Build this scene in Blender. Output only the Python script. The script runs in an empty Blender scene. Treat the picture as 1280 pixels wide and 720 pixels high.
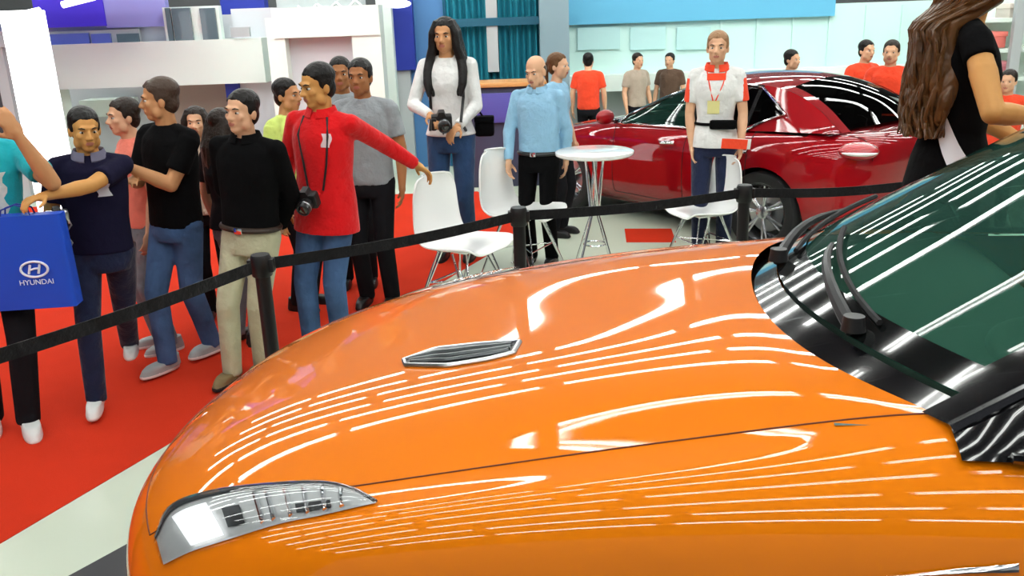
import bpy, bmesh, math, random
import numpy as np
from mathutils import Vector, Matrix, noise
from mathutils.bvhtree import BVHTree
random.seed(7)
SC = bpy.context.scene
COL = SC.collection
PI = math.pi
R = math.radians

# ------------------------------------------------------------------ camera
FPX, CAMZ, PITCH, ROLL = 1100.0, 2.0, math.atan(345/1100), R(2.0)
FWD = np.array([0, math.cos(PITCH), -math.sin(PITCH)])
_r0 = np.array([1.0, 0, 0]); _u0 = np.array([0, math.sin(PITCH), math.cos(PITCH)])
RGT = _r0*math.cos(ROLL) - _u0*math.sin(ROLL)
UPV = _u0*math.cos(ROLL) + _r0*math.sin(ROLL)
CAMP = np.array([0, 0, CAMZ])
def ray(px, py):
    return FWD + RGT*(px-640)/FPX - UPV*(py-360)/FPX
def on_z(px, py, z):
    d = ray(px, py); return CAMP + d*((z-CAMZ)/d[2])
def at_y(px, py, Y):
    d = ray(px, py); return CAMP + d*(Y/d[1])
def proj(P):
    d = np.array(P, float) - CAMP
    return 640+FPX*(d@RGT)/(d@FWD), 360-FPX*(d@UPV)/(d@FWD)
cd = bpy.data.cameras.new('camera'); cam = bpy.data.objects.new('camera', cd); COL.objects.link(cam)
cam.location = CAMP
cam.matrix_world = Matrix(((RGT[0], UPV[0], -FWD[0], 0), (RGT[1], UPV[1], -FWD[1], 0), (RGT[2], UPV[2], -FWD[2], CAMZ), (0, 0, 0, 1)))
cd.sensor_width = 36.0; cd.lens = 36.0*FPX/1280; cd.clip_start = .02; cd.clip_end = 200
SC.camera = cam

# ------------------------------------------------------------------ materials
def srgb(r, g, b):
    f = lambda c: (c/255/12.92) if c/255 <= .04045 else ((c/255+.055)/1.055)**2.4
    return (f(r), f(g), f(b), 1)
def mat(name, col, rough=.5, metal=0, coat=0, coat_rough=.03, trans=0, ior=1.45, emit=None, estr=0, spec=.5, sheen=0, bump=None, var=0, vscale=6):
    m = bpy.data.materials.new(name); m.use_nodes = True
    nt = m.node_tree; b = nt.nodes['Principled BSDF']; I = b.inputs
    I['Base Color'].default_value = col; I['Roughness'].default_value = rough; I['Metallic'].default_value = metal
    I['Coat Weight'].default_value = coat; I['Coat Roughness'].default_value = coat_rough
    I['Transmission Weight'].default_value = trans; I['IOR'].default_value = ior
    I['Specular IOR Level'].default_value = spec; I['Sheen Weight'].default_value = sheen
    if emit: I['Emission Color'].default_value = emit; I['Emission Strength'].default_value = estr
    tc = nt.nodes.new('ShaderNodeTexCoord')
    if var:
        n = nt.nodes.new('ShaderNodeTexNoise'); n.inputs['Scale'].default_value = vscale; n.inputs['Detail'].default_value = 4
        nt.links.new(tc.outputs['Object'], n.inputs['Vector'])
        mx = nt.nodes.new('ShaderNodeMix'); mx.data_type = 'RGBA'; mx.blend_type = 'MIX'
        mx.inputs[6].default_value = tuple(c*(1-var) for c in col[:3])+(1,)
        mx.inputs[7].default_value = tuple(min(1, c*(1+var)) for c in col[:3])+(1,)
        nt.links.new(n.outputs['Fac'], mx.inputs[0]); nt.links.new(mx.outputs[2], I['Base Color'])
    if bump:
        kind, scale, strength, dist = bump
        if kind == 'wave':
            n = nt.nodes.new('ShaderNodeTexWave'); n.inputs['Distortion'].default_value = 4; n.inputs['Detail'].default_value = 2
        else:
            n = nt.nodes.new('ShaderNodeTexNoise'); n.inputs['Detail'].default_value = 5
        n.inputs['Scale'].default_value = scale
        nt.links.new(tc.outputs['Object'], n.inputs['Vector'])
        bp = nt.nodes.new('ShaderNodeBump'); bp.inputs['Strength'].default_value = strength; bp.inputs['Distance'].default_value = dist
        nt.links.new(n.outputs[0], bp.inputs['Height']); nt.links.new(bp.outputs[0], I['Normal'])
    return m
def cloth(name, col, var=.12, b=.6):
    return mat(name, col, .85, sheen=.15, bump=('noise', 7, min(1, b*1.4), .045), var=var, vscale=14, spec=.25)
def glass_mat(name, tint, haze=None, haze_w=.14):
    """thin pane: tinted see-through plus a mirror-like coat that grows towards grazing angles"""
    m = bpy.data.materials.new(name); m.use_nodes = True; nt = m.node_tree; nt.nodes.clear()
    out = nt.nodes.new('ShaderNodeOutputMaterial'); tr = nt.nodes.new('ShaderNodeBsdfTransparent'); tr.inputs[0].default_value = tint
    gl = nt.nodes.new('ShaderNodeBsdfGlossy'); gl.inputs['Roughness'].default_value = .01
    fr = nt.nodes.new('ShaderNodeFresnel'); fr.inputs[0].default_value = 1.55
    mx = nt.nodes.new('ShaderNodeMixShader')
    base = tr
    if haze:
        df = nt.nodes.new('ShaderNodeBsdfDiffuse'); df.inputs[0].default_value = haze  # diffuse colour mixed into the pane imitates its lit, reflecting green
        base = nt.nodes.new('ShaderNodeMixShader'); base.inputs[0].default_value = haze_w
        nt.links.new(tr.outputs[0], base.inputs[1]); nt.links.new(df.outputs[0], base.inputs[2])
    nt.links.new(fr.outputs[0], mx.inputs[0]); nt.links.new(base.outputs[0], mx.inputs[1]); nt.links.new(gl.outputs[0], mx.inputs[2]); nt.links.new(mx.outputs[0], out.inputs[0])
    return m
M = {}
M['black_plastic'] = mat('black_plastic', (.008, .008, .009, 1), .45)
M['gloss_black'] = mat('gloss_black', (.004, .004, .005, 1), .12, coat=1)
M['chrome'] = mat('chrome', (.82, .83, .85, 1), .1, 1)
M['satin_metal'] = mat('satin_metal', (.55, .56, .58, 1), .28, 1)
M['rubber'] = mat('rubber', (.012, .012, .013, 1), .75, bump=('noise', 60, .3, .004))
M['white_plastic'] = mat('white_plastic', (.82, .83, .8, 1), .3, coat=.4)
M['white_gloss'] = mat('white_gloss', (.9, .91, .9, 1), .18, coat=.6)

# ------------------------------------------------------------------ mesh helpers
def link(o, parent=None):
    COL.objects.link(o)
    if parent is not None: o.parent = parent
    return o
def mesh(name, V, F, m, parent=None, smooth=True, midx=None, loc=None, rot=None):
    me = bpy.data.meshes.new(name)
    me.from_pydata([tuple(map(float, v)) for v in V], [], [tuple(map(int, f)) for f in F]); me.update()
    ms = m if isinstance(m, (list, tuple)) else [m]
    for k in ms: me.materials.append(k)
    if smooth: me.polygons.foreach_set('use_smooth', [True]*len(me.polygons))
    if midx is not None: me.polygons.foreach_set('material_index', [int(i) for i in midx])
    o = bpy.data.objects.new(name, me); link(o, parent)
    if loc is not None: o.location = loc
    if rot is not None: o.rotation_euler = rot
    return o
def empty(name, label=None, cat=None, loc=(0, 0, 0), rz=0, group=None, kind=None):
    o = bpy.data.objects.new(name, None); link(o); o.location = loc; o.rotation_euler = (0, 0, rz); o.empty_display_size = .1
    tag(o, label, cat, group, kind); return o
def tag(o, label=None, cat=None, group=None, kind=None):
    if label: o['label'] = label
    if cat: o['category'] = cat
    if group: o['group'] = group
    if kind: o['kind'] = kind
    return o
def copy_tree(o, parent=None):
    c = o.copy(); COL.objects.link(c); c.parent = parent
    for ch in list(o.children): copy_tree(ch, c)
    return c
class MB:
    """collects pieces of ONE part"""
    def __init__(s): s.V = []; s.F = []; s.I = []; s.mi = 0
    def add(s, V, F):
        n = len(s.V); s.V += [tuple(v) for v in V]; s.F += [tuple(i+n for i in f) for f in F]; s.I += [s.mi]*len(F); return s
    def grid(s, G, close_u=False, close_v=False):
        G = np.asarray(G); a, b = G.shape[:2]; F = []
        for i in range(a if close_u else a-1):
            for j in range(b if close_v else b-1):
                i2, j2 = (i+1) % a, (j+1) % b
                F.append((i*b+j, i*b+j2, i2*b+j2, i2*b+j))
        return s.add(G.reshape(-1, 3), F)
    def box(s, c, size, rz=0, bev=0, ry=0, rx=0):
        bm = bmesh.new(); bmesh.ops.create_cube(bm, size=1)
        bmesh.ops.scale(bm, vec=size, verts=bm.verts)
        if bev: bmesh.ops.bevel(bm, geom=bm.edges, offset=bev, segments=2, affect='EDGES', profile=.6)
        mt = Matrix.Translation(c) @ Matrix.Rotation(rz, 4, 'Z') @ Matrix.Rotation(ry, 4, 'Y') @ Matrix.Rotation(rx, 4, 'X')
        bm.verts.ensure_lookup_table(); bm.verts.index_update()
        s.add([mt @ v.co for v in bm.verts], [[v.index for v in f.verts] for f in bm.faces]); bm.free(); return s
    def tube(s, pts, r, n=8, closed=False):
        P = [Vector(p) for p in pts]; rr = r if isinstance(r, (list, tuple)) else [r]*len(P)
        up = None; rings = []
        for i, p in enumerate(P):
            if closed: t = P[(i+1) % len(P)]-P[i-1]
            else: t = P[min(i+1, len(P)-1)]-P[max(i-1, 0)]
            t.normalize()
            if up is None: up = Vector((0, 0, 1)) if abs(t.z) < .9 else Vector((1, 0, 0))
            x = t.cross(up).normalized(); up = x.cross(t).normalized()
            rings.append([p + (x*math.cos(2*PI*k/n)+up*math.sin(2*PI*k/n))*rr[i] for k in range(n)])
        V = [v for q in rings for v in q]; F = []
        for i in range(len(P) if closed else len(P)-1):
            for k in range(n):
                a, b = i*n+k, i*n+(k+1) % n; i2 = (i+1) % len(P); c, d = i2*n+(k+1) % n, i2*n+k
                F.append((a, b, c, d))
        if not closed: F.append(tuple(range(n-1, -1, -1))); F.append(tuple(range((len(P)-1)*n, len(P)*n)))
        return s.add(V, F)
    def lathe(s, prof, n=40, axis='Z', c=(0, 0, 0)):
        G = []
        for r, h in prof:
            ring = []
            for k in range(n):
                a = 2*PI*k/n; x, y = r*math.cos(a), r*math.sin(a)
                ring.append({'Z': (x, y, h), 'Y': (x, h, y), 'X': (h, x, y)}[axis])
            G.append(ring)
        G = np.array(G)+np.array(c)
        return s.grid(G, close_v=True)
    def ell(s, c, r, n=14, rot=None):
        G = []
        for i in range(n+1):
            th = PI*i/n; G.append([(math.sin(th)*math.cos(2*PI*k/(2*n)), math.sin(th)*math.sin(2*PI*k/(2*n)), math.cos(th)) for k in range(2*n)])
        G = np.array(G)*np.array(r)
        if rot is not None: G = G @ np.array(rot).T
        return s.grid(G+np.array(c), close_v=True)
    def cone(s, p0, p1, r0, r1, n=16, caps=True):
        p0, p1 = Vector(p0), Vector(p1); return s.tube([p0, p0.lerp(p1, .5), p1], [r0, (r0+r1)/2, r1], n)
    def cap(s, p0, p1, r0, r1, n=12):
        s.tube([p0, p1], [r0, r1], n); s.ell(p0, (r0,)*3, n//2+1); s.ell(p1, (r1,)*3, n//2+1); return s
    def loft(s, rings, n=24, sq=1.0):
        """rings: (x, y, z, rx, ry); closed solid"""
        G = []
        for (x, y, z, rx, ry) in rings:
            q = []
            for k in range(n):
                a = 2*PI*k/n; c_, s_ = math.cos(a), math.sin(a)
                q.append((x+rx*math.copysign(abs(c_)**sq, c_), y+ry*math.copysign(abs(s_)**sq, s_), z))
            G.append(q)
        m = len(s.V); s.grid(np.array(G), close_v=True); L = len(G)
        s.F.append(tuple(m+k for k in range(n-1, -1, -1))); s.F.append(tuple(m+(L-1)*n+k for k in range(n))); s.I += [s.mi]*2
        return s
    def prism(s, poly, h0, h1, plane='XY'):
        n = len(poly)
        def p(a, b, h): return {'XY': (a, b, h), 'XZ': (a, h, b), 'YZ': (h, a, b)}[plane]
        V = [p(a, b, h0) for a, b in poly]+[p(a, b, h1) for a, b in poly]
        F = [tuple(range(n-1, -1, -1)), tuple(range(n, 2*n))]+[(k, (k+1) % n, n+(k+1) % n, n+k) for k in range(n)]
        return s.add(V, F)
    def build(s, name, m, parent=None, smooth=True, loc=None, rot=None):
        o = mesh(name, s.V, s.F, m, parent, smooth, s.I, loc, rot)
        if smooth:
            bm = bmesh.new(); bm.from_mesh(o.data); bmesh.ops.recalc_face_normals(bm, faces=bm.faces)
            for e in bm.edges:
                if len(e.link_faces) == 2 and e.calc_face_angle(0) > R(42): e.smooth = False
            bm.to_mesh(o.data); bm.free()
        return o
def remesh(mb, name, m, parent, voxel, it=2, fac=.5, smooth=True):
    me = bpy.data.meshes.new('tmp'); me.from_pydata(mb.V, [], mb.F); me.update()
    bm = bmesh.new(); bm.from_mesh(me); bmesh.ops.recalc_face_normals(bm, faces=bm.faces); bm.to_mesh(me); bm.free()
    o = bpy.data.objects.new('tmp', me); COL.objects.link(o)
    md = o.modifiers.new('r', 'REMESH'); md.mode = 'VOXEL'; md.voxel_size = voxel; md.adaptivity = 0
    if it: s = o.modifiers.new('s', 'SMOOTH'); s.factor = fac; s.iterations = it
    dg = bpy.context.evaluated_depsgraph_get()
    new = bpy.data.meshes.new_from_object(o.evaluated_get(dg)); new.name = name
    bpy.data.objects.remove(o); bpy.data.meshes.remove(me)
    new.materials.clear()
    for k in (m if isinstance(m, (list, tuple)) else [m]): new.materials.append(k)
    new.polygons.foreach_set('use_smooth', [True]*len(new.polygons)); new.polygons.foreach_set('material_index', [0]*len(new.polygons))
    r = bpy.data.objects.new(name, new); link(r, parent); return r
def setmat(o, fn):
    """material index per face from the face centre"""
    n = len(o.data.polygons); c = np.empty(n*3); o.data.polygons.foreach_get('center', c); c = c.reshape(-1, 3)
    o.data.polygons.foreach_set('material_index', np.asarray(fn(c), dtype=np.int32)); o.data.update()
def text(name, body, size, m, parent, loc, rot, ext=.001):
    cu = bpy.data.curves.new(name, 'FONT'); cu.body = body; cu.size = size; cu.extrude = ext; cu.align_x = 'CENTER'; cu.align_y = 'CENTER'
    o = bpy.data.objects.new('tmp_t', cu); COL.objects.link(o)
    me = bpy.data.meshes.new_from_object(o.evaluated_get(bpy.context.evaluated_depsgraph_get())); bpy.data.objects.remove(o)
    me.materials.clear(); me.materials.append(m); t = bpy.data.objects.new(name, me); link(t, parent); t.location = loc; t.rotation_euler = rot; return t
# ------------------------------------------------------------------ hall shell
def structure(o): o['kind'] = 'structure'; return o
m_floor = mat('pale_floor', srgb(196, 205, 186), .35, var=.05, vscale=1.2)
m_carpet = mat('red_carpet', srgb(204, 52, 28), .95, bump=('noise', 220, .5, .01), var=.1, vscale=2.5, spec=.1)
m_ceil = mat('ceiling_dark', (.035, .035, .04, 1), .8)
m_wall = mat('hall_wall', (.10, .105, .11, 1), .8)
structure(MB().box((0, 4, -.1), (32, 30, .2)).build('floor', m_floor, smooth=False))
structure(MB().box((0, 4, 7.6), (32, 30, .2)).build('ceiling', m_ceil, smooth=False))
structure(MB().box((0, 19.1, 3.75), (32, .2, 7.5)).build('wall_back', m_wall, smooth=False))
structure(MB().box((-16.1, 4, 3.75), (.2, 30, 7.5)).build('wall_left', m_wall, smooth=False))
structure(MB().box((16.1, 4, 3.75), (.2, 30, 7.5)).build('wall_right', m_wall, smooth=False))

# red carpet left of the line the photo shows
a = on_z(0, 680, 0); b = on_z(600, 325, 0); d = (b-a)/np.linalg.norm(b-a)
p0 = a-d*4; p1 = b+d*1.2
cp = MB().prism([(p0[0], p0[1]), (p1[0], p1[1]), (p1[0]-.6, 10.2), (-6.0, 10.2), (-6.0, 8.9), (-12, 8.9), (-12, p0[1])], 0.0, .004)
tag(cp.build('carpet', m_carpet, smooth=False), 'large red carpet under the row of onlookers on the left', 'carpet')
q = [on_z(783, 303, 0), on_z(845, 303, 0), on_z(835, 285, 0), on_z(790, 287, 0)]
tag(MB().prism([(v[0], v[1]) for v in (q[0], q[1], q[1]+np.array([.05, .5, 0]), q[0]+np.array([.05, .5, 0]))], 0, .004).build('carpet', m_carpet, smooth=False),
    'small patch of red carpet on pale floor beside the red car', 'carpet')

# ------------------------------------------------------------------ ceiling tube lights (what the paint reflects)
m_tube = mat('lit_tube', (1, 1, 1, 1), .5, emit=(.97, 1, .96, 1), estr=24)
m_house = mat('lamp_housing', (.6, .6, .6, 1), .4)
def tube_light(x, y, z, L=2.3):
    t = empty('ceiling_light', 'twin tube ceiling light hung in a row high above the show floor', 'ceiling light', (x, y, z), 0, 'rows of ceiling tube lights')
    return t
proto = None
rows = [-4.6, -2.8, -1.1, .5, 2.0, 3.5, 5.1, 6.8, 8.4, 10.0, 12.0, 14.2, 16.8]
for j, yy in enumerate(rows):
    for i in range(7):
        xx = -8.4+i*2.8+(.5 if j % 2 else 0)
        if proto is None:
            proto = tube_light(xx, yy, 6.2)
            MB().box((0, 0, .06), (2.6, .26, .05), bev=.01).build('housing', m_house, proto, smooth=False)
            for s in (-1, 1): MB().tube([(-1.25, s*.07, 0), (1.25, s*.07, 0)], .03, 6).build('tube', m_tube, proto)
            w = MB()
            for s in (-1, 1): w.tube([(s*.9, 0, .08), (s*.9, 0, 1.3)], .006, 5)
            w.build('suspension_wire', M['satin_metal'], proto)
        else:
            c = copy_tree(proto); c.location = (xx, yy, 6.2 if yy < 5.5 else 5.0)

# ------------------------------------------------------------------ booths behind
def slab(px0, py0, px1, py1, Y, th=.1, mb=None):
    """box facing the camera whose front face covers these photo pixels at depth Y"""
    mb = mb or MB(); xm, ym = (px0+px1)/2, (py0+py1)/2
    x0, x1 = at_y(px0, ym, Y)[0], at_y(px1, ym, Y)[0]; za, zb = at_y(xm, py0, Y)[2], at_y(xm, py1, Y)[2]
    if max(py0, py1) >= 150: za, zb = max(za, zb), 0.0
    return mb.box(((x0+x1)/2, Y+th/2, (za+zb)/2), (abs(x1-x0), th, abs(za-zb)))
def rect(px0, px1, z0, z1, Y, th=.1, mb=None, yref=60):
    """upright box: x-range from pixels at the horizon row, height in metres"""
    mb = mb or MB(); x0 = at_y(px0, yref, Y)[0]; x1 = at_y(px1, yref, Y)[0]
    return mb.box(((x0+x1)/2, Y+th/2, (z0+z1)/2), (x1-x0, th, z1-z0))
def zat(px, py, Y): return at_y(px, py, Y)[2]
def part(mb, name, m, parent, smooth=False): return mb.build(name, m, parent, smooth)
m_bw = mat('booth_white', (.76, .86, .80, 1), .5)
m_bg = mat('booth_grey', (.42, .45, .46, 1), .5)
m_pale = mat('booth_panel_pale', (.60, .62, .66, 1), .5)
m_blue = mat('booth_blue', srgb(28, 48, 150), .5)
m_blue2 = mat('booth_light_blue', srgb(92, 170, 205), .5)
m_teal = mat('teal_curtain', srgb(34, 140, 160), .8, bump=('noise', 5, .3, .02))
m_mint = mat('mint_panel', srgb(196, 228, 222), .5)
m_win = mat('booth_window_pane', srgb(86, 104, 112), .15, coat=.5)
m_winb = mat('booth_window_pane_blue', srgb(92, 104, 190), .15, coat=.5)
m_glow = mat('lightbox', (1, 1, 1, 1), .5, emit=(.95, .98, 1, 1), estr=3.0)
m_warm = mat('warm_panel', srgb(170, 150, 140), .6)
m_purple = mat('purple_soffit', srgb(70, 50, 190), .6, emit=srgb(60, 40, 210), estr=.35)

# white two-tier booth on the left
Y = 11.5
t = empty('exhibition_booth', 'white two-tier exhibition booth with windows behind the onlookers on the left', 'booth', (at_y(190, 60, Y)[0], Y, 0))
def child(mb, name, m): 
    o = part(mb, name, m, None); o.location = -t.matrix_basis.translation; o.parent = t; return o
def fixed(parent):
    def f(mb, name, m, p=None):
        off = Vector(parent.location); V = [Vector(v)-off for v in mb.V]; mb.V = [tuple(v) for v in V]
        return mb.build(name, m, p or parent, smooth=False)
    return f
f = fixed(t)
f(slab(45, 66, 300, 22, Y+.25, .3), 'upper_wall', m_pale)
fb = slab(52, 108, 330, 52, Y-.1, .3); f(fb, 'fascia', m_bw)
f(slab(30, 175, 76, 92, Y-.05, .3), 'side_panel', m_bw)
f(slab(76, 215, 290, 96, Y+1.3, .1), 'rear_wall', m_pale)
wl = f(slab(62, 72, 176, 38, Y+.1, .05), 'window', m_bg)
for x0, x1 in ((64, 112), (115, 139), (147, 174)): f(slab(x0, 66, x1, 42, Y+.06, .05), 'pane', m_winb if x0 < 130 else m_win, wl)
wr = f(slab(206, 62, 276, 8, Y-.02, .12), 'window', m_bw)
for x0, x1 in ((209, 215), (217, 240), (252, 271)): f(slab(x0, 60, x1, 10, Y-.06, .05), 'pane', m_win, wr)
f(slab(215, 165, 290, 88, Y+.8, .1), 'niche_panel', m_warm)
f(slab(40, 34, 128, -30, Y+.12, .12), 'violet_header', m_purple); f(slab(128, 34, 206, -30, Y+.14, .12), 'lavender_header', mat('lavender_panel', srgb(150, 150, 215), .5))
f(slab(284, 175, 300, 82, Y+.1, .3), 'column', m_blue)
f(slab(275, 24, 330, -20, Y+.3, .2), 'header', m_blue)
f(slab(298, 175, 350, 10, Y+.2, .3), 'column', m_pale)
f(slab(288, 46, 312, 34, Y-.14, .05), 'vent_panel', m_bg)
cw = f(slab(100, 146, 160, 125, Y+.9, .5), 'counter', m_bw)
# purple lit soffit with two strips, far left
Y2 = 9.6
t = empty('exhibition_booth', 'dark booth canopy glowing violet at the upper left corner', 'booth', (at_y(40, 20, Y2)[0], Y2, 0)); f = fixed(t)
z0 = zat(60, 30, Y2)
xa, xb = at_y(-80, 30, Y2)[0], at_y(150, 30, Y2)[0]
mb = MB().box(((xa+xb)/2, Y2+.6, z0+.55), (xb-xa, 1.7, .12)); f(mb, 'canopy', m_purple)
f(slab(-60, 60, 15, 40, Y2+.8, .2), 'back_panel', m_bg)
f(slab(-60, 170, 14, 75, Y2+1.2, .2), 'lower_panel', mat('dark_grey_panel', (.05, .055, .06, 1), .5))
for (q0, q1, yy) in (((-30, 32), (50, 13), Y2+.1), ((78, 6), (118, -4), Y2+.2)):
    A = at_y(*q0, yy); B = at_y(*q1, yy); f(MB().tube([A, B], .035, 8), 'strip_light', m_glow)
f(MB().box((at_y(-60, 60, Y2)[0], Y2+.9, 1.3), (.12, .12, 2.6)), 'post', m_bg)
# glowing pillar
Y3 = 9.0
p_ = at_y(42, 90, Y3)
t = empty('light_pillar', 'glowing white square pillar at the far left edge', 'pillar', (p_[0], Y3, 0)); f = fixed(t)
f(MB().box((p_[0], Y3, 1.1), (.30, .3, 2.14), bev=.01), 'lit_shaft', m_glow)
f(MB().box((p_[0], Y3, .02), (.4, .4, .04)), 'base', m_bg)
# white portal with grey panel
Y4 = 10.6
t = empty('display_portal', 'white portal frame around a pale panel behind the red-shirted onlooker', 'booth', (at_y(412, 60, Y4)[0], Y4, 0)); f = fixed(t)
f(slab(340, 190, 362, 22, Y4, .35), 'post', m_bw); f(slab(444, 190, 480, 10, Y4, .35), 'post', m_bw); f(slab(340, 46, 474, 8, Y4-.02, .38), 'lintel', m_bw)
f(slab(362, 200, 446, 34, Y4+.2, .1), 'panel', m_pale)
f(slab(345, 12, 452, -14, Y4+.3, .3), 'upper_panel', m_bg)
tb = MB()
for k in range(7):
    A = at_y(372+k*12, 14-k*1.2+(6 if k % 2 else -6), Y4+.1); B = at_y(384+k*12, 13-k*1.2+(-6 if k % 2 else 6), Y4+.1); tb.tube([A, B], .02, 6)
f(tb, 'truss', M['satin_metal'])
# blue panel, teal curtain, grey column
Y5 = 12.0
t = empty('partition_wall', 'blue and teal partition behind the long-haired woman in white', 'partition', (at_y(590, 60, Y5)[0], Y5, 0)); f = fixed(t)
f(slab(476, 200, 494, -20, Y5-.3, .2), 'edge_post', m_bw)
f(slab(486, 88, 516, -30, Y5-.1, .2), 'blue_panel', m_blue)
f(slab(486, 200, 516, 84, Y5-.05, .2), 'grey_panel', m_bg)
f(slab(512, 200, 560, -30, Y5+.1, .2), 'light_panel', mat('slate_blue', srgb(70, 120, 170), .5))
cu = MB(); x0, x1 = at_y(556, 60, Y5)[0], at_y(690, 60, Y5)[0]
G = [[(x0+(x1-x0)*k/120, Y5+.05+.06*math.sin(k*.9)+.02*math.sin(k*.37), z) for k in range(121)] for z in (.0, 1.2, 2.4, 3.6)]
cu.grid(G); cu.grid([[(p[0], p[1]+.02, p[2]) for p in r] for r in G])
f(cu, 'curtain', m_teal)
f(slab(556, 32, 690, 22, Y5-.12, .05), 'curtain_rail', mat('teal_rail', srgb(20, 86, 110), .5))
f(slab(608, 90, 622, -20, Y5-.1, .1), 'pole', m_bg)
f(slab(676, 200, 712, -30, Y5-.3, .3), 'column', mat('column_grey', srgb(132, 158, 168), .5))
hd = at_y(489, 5, Y5-.3)
f(MB().ell(at_y(497, 5, Y5-.35), (.17, .12, .05)), 'spotlight', m_glow)
# mint hoarding on the right
Y6 = 13.0
t = empty('hoarding', 'long pale mint hoarding with blue header behind the red car', 'hoarding', (at_y(920, 60, Y6)[0], Y6, 0)); f = fixed(t)
f(slab(706, 100, 1180, 8, Y6, .2), 'panel', m_mint)
f(slab(690, 26, 1045, -30, Y6-.1, .2), 'header', m_blue2)
f(slab(706, 108, 1180, 88, Y6-.3, .35), 'ledge', m_bw)
for x in (900, 945, 990, 1035, 1080, 1125): f(slab(x, 84, x+3, 6, Y6-.03, .05), 'batten', m_mint)
for x0, x1 in ((722, 775), (788, 832), (846, 888)): f(slab(x0, 62, x1, 34, Y6-.04, .05), 'inset_panel', mat('mint_inset', srgb(178, 216, 216), .4))
f(slab(700, 330, 1180, 106, Y6+.15, .2), 'lower_panel', m_bg)
# display shelf at the right edge
Y7 = 9.5
t = empty('display_shelf', 'white shelving with red and pink goods at the right edge', 'shelf', (at_y(1262, 60, Y7)[0], Y7, 0)); f = fixed(t)
f(slab(1222, 200, 1330, -40, Y7+.5, .08), 'back_panel', m_bw)
for y in (22, 60, 96, 150): f(slab(1222, y+5, 1330, y, Y7, .5), 'shelf_board', m_bw)
f(slab(1262, 200, 1274, -40, Y7-.06, .06), 'upright', m_bg)
# ------------------------------------------------------------------ cars
def spline_eval(ctrl, n):
    """C2 cubic B-spline through clamped control rows; ctrl (k, ..., 3) -> samples, n per span"""
    C = np.asarray(ctrl, float); C = np.concatenate([[2*C[0]-C[1]], C, [2*C[-1]-C[-2]]])
    out = []
    for i in range(len(C)-3):
        for j in range(n if i < len(C)-4 else n+1):
            t = j/n
            out.append(((1-t)**3*C[i]+(3*t**3-6*t*t+4)*C[i+1]+(-3*t**3+3*t*t+3*t+1)*C[i+2]+t**3*C[i+3])/6)
    return np.array(out)
def body_surface(rows, ns=8, nt=8):
    """rows: stations of 10 half-section points; gives the mirrored dense grid [station][t], t from left rocker over the middle to the right rocker"""
    A = np.array(rows, float)
    Rr = A[:, ::-1].copy(); L = A[:, 1:].copy(); L[:, :, 1] *= -1     # left side first (y>0)
    full = np.concatenate([Rr, L], axis=1)                              # 19 control lines
    g = spline_eval(full, ns); g = spline_eval(np.swapaxes(g, 0, 1), nt)
    return np.swapaxes(g, 0, 1)
def paint(name, col, flake, coat_r=.02):
    m = mat(name, col, .5, .06, coat=1.0, coat_rough=coat_r, spec=.08)
    nt = m.node_tree; b = nt.nodes['Principled BSDF']
    lw = nt.nodes.new('ShaderNodeLayerWeight'); lw.inputs[0].default_value = .35
    mx = nt.nodes.new('ShaderNodeMix'); mx.data_type = 'RGBA'; mx.inputs[6].default_value = col; mx.inputs[7].default_value = flake
    nt.links.new(lw.outputs['Facing'], mx.inputs[0]); nt.links.new(mx.outputs[2], b.inputs['Base Color'])
    return m
def wheel(parent, x, y, r, w, m_rim, spokes=10, side=1):
    o = MB(); rr = r*.70
    # rim barrel, lip and hub; the outer face looks to +y * side
    s = side; o.lathe([(rr*.93, -s*w*.45), (rr, -s*w*.46), (rr*.96, -s*w*.2), (rr*.95, s*w*.3), (rr*1.0, s*w*.46), (rr*1.04, s*w*.48), (rr*1.04, s*w*.44)], 48, 'Y')
    o.lathe([(0, s*w*.40), (.05, s*w*.40), (.062, s*w*.36), (.07, s*w*.2), (0, s*w*.2)], 24, 'Y')
    for k in range(spokes):
        a0 = 2*PI*k/spokes
        for da in (-.10, .10):
            c_, s_ = math.cos(a0+da*.35), math.sin(a0+da*.35); e_, g_ = math.cos(a0+da), math.sin(a0+da)
            P = [(c_*.045, s*w*.33, s_*.045), ((c_+e_)*.5*rr*.5, s*w*.38, (s_+g_)*.5*rr*.5), (e_*rr*.97, s*w*.42, g_*rr*.97)]
            o.tube(P, [.014, .012, .011], 6)
    wh = o.build('wheel', m_rim, parent, loc=(x, y, r))
    t = MB(); t.lathe([(rr*1.0, -w*.47), (r*.86, -w*.52), (r*.96, -w*.5), (r, -w*.38), (r, w*.38), (r*.96, w*.5), (r*.86, w*.52), (rr*1.0, w*.47), (rr*.98, 0), (rr*1.0, -w*.47)], 56, 'Y')
    t.build('tyre', M['rubber'], wh)
    d = MB(); d.lathe([(.03, -.012), (rr*.72, -.012), (rr*.72, .012), (.03, .012)], 36, 'Y', c=(0, s*w*.05, 0)); d.build('brake_disc', M['satin_metal'], wh)
    return wh
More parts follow.
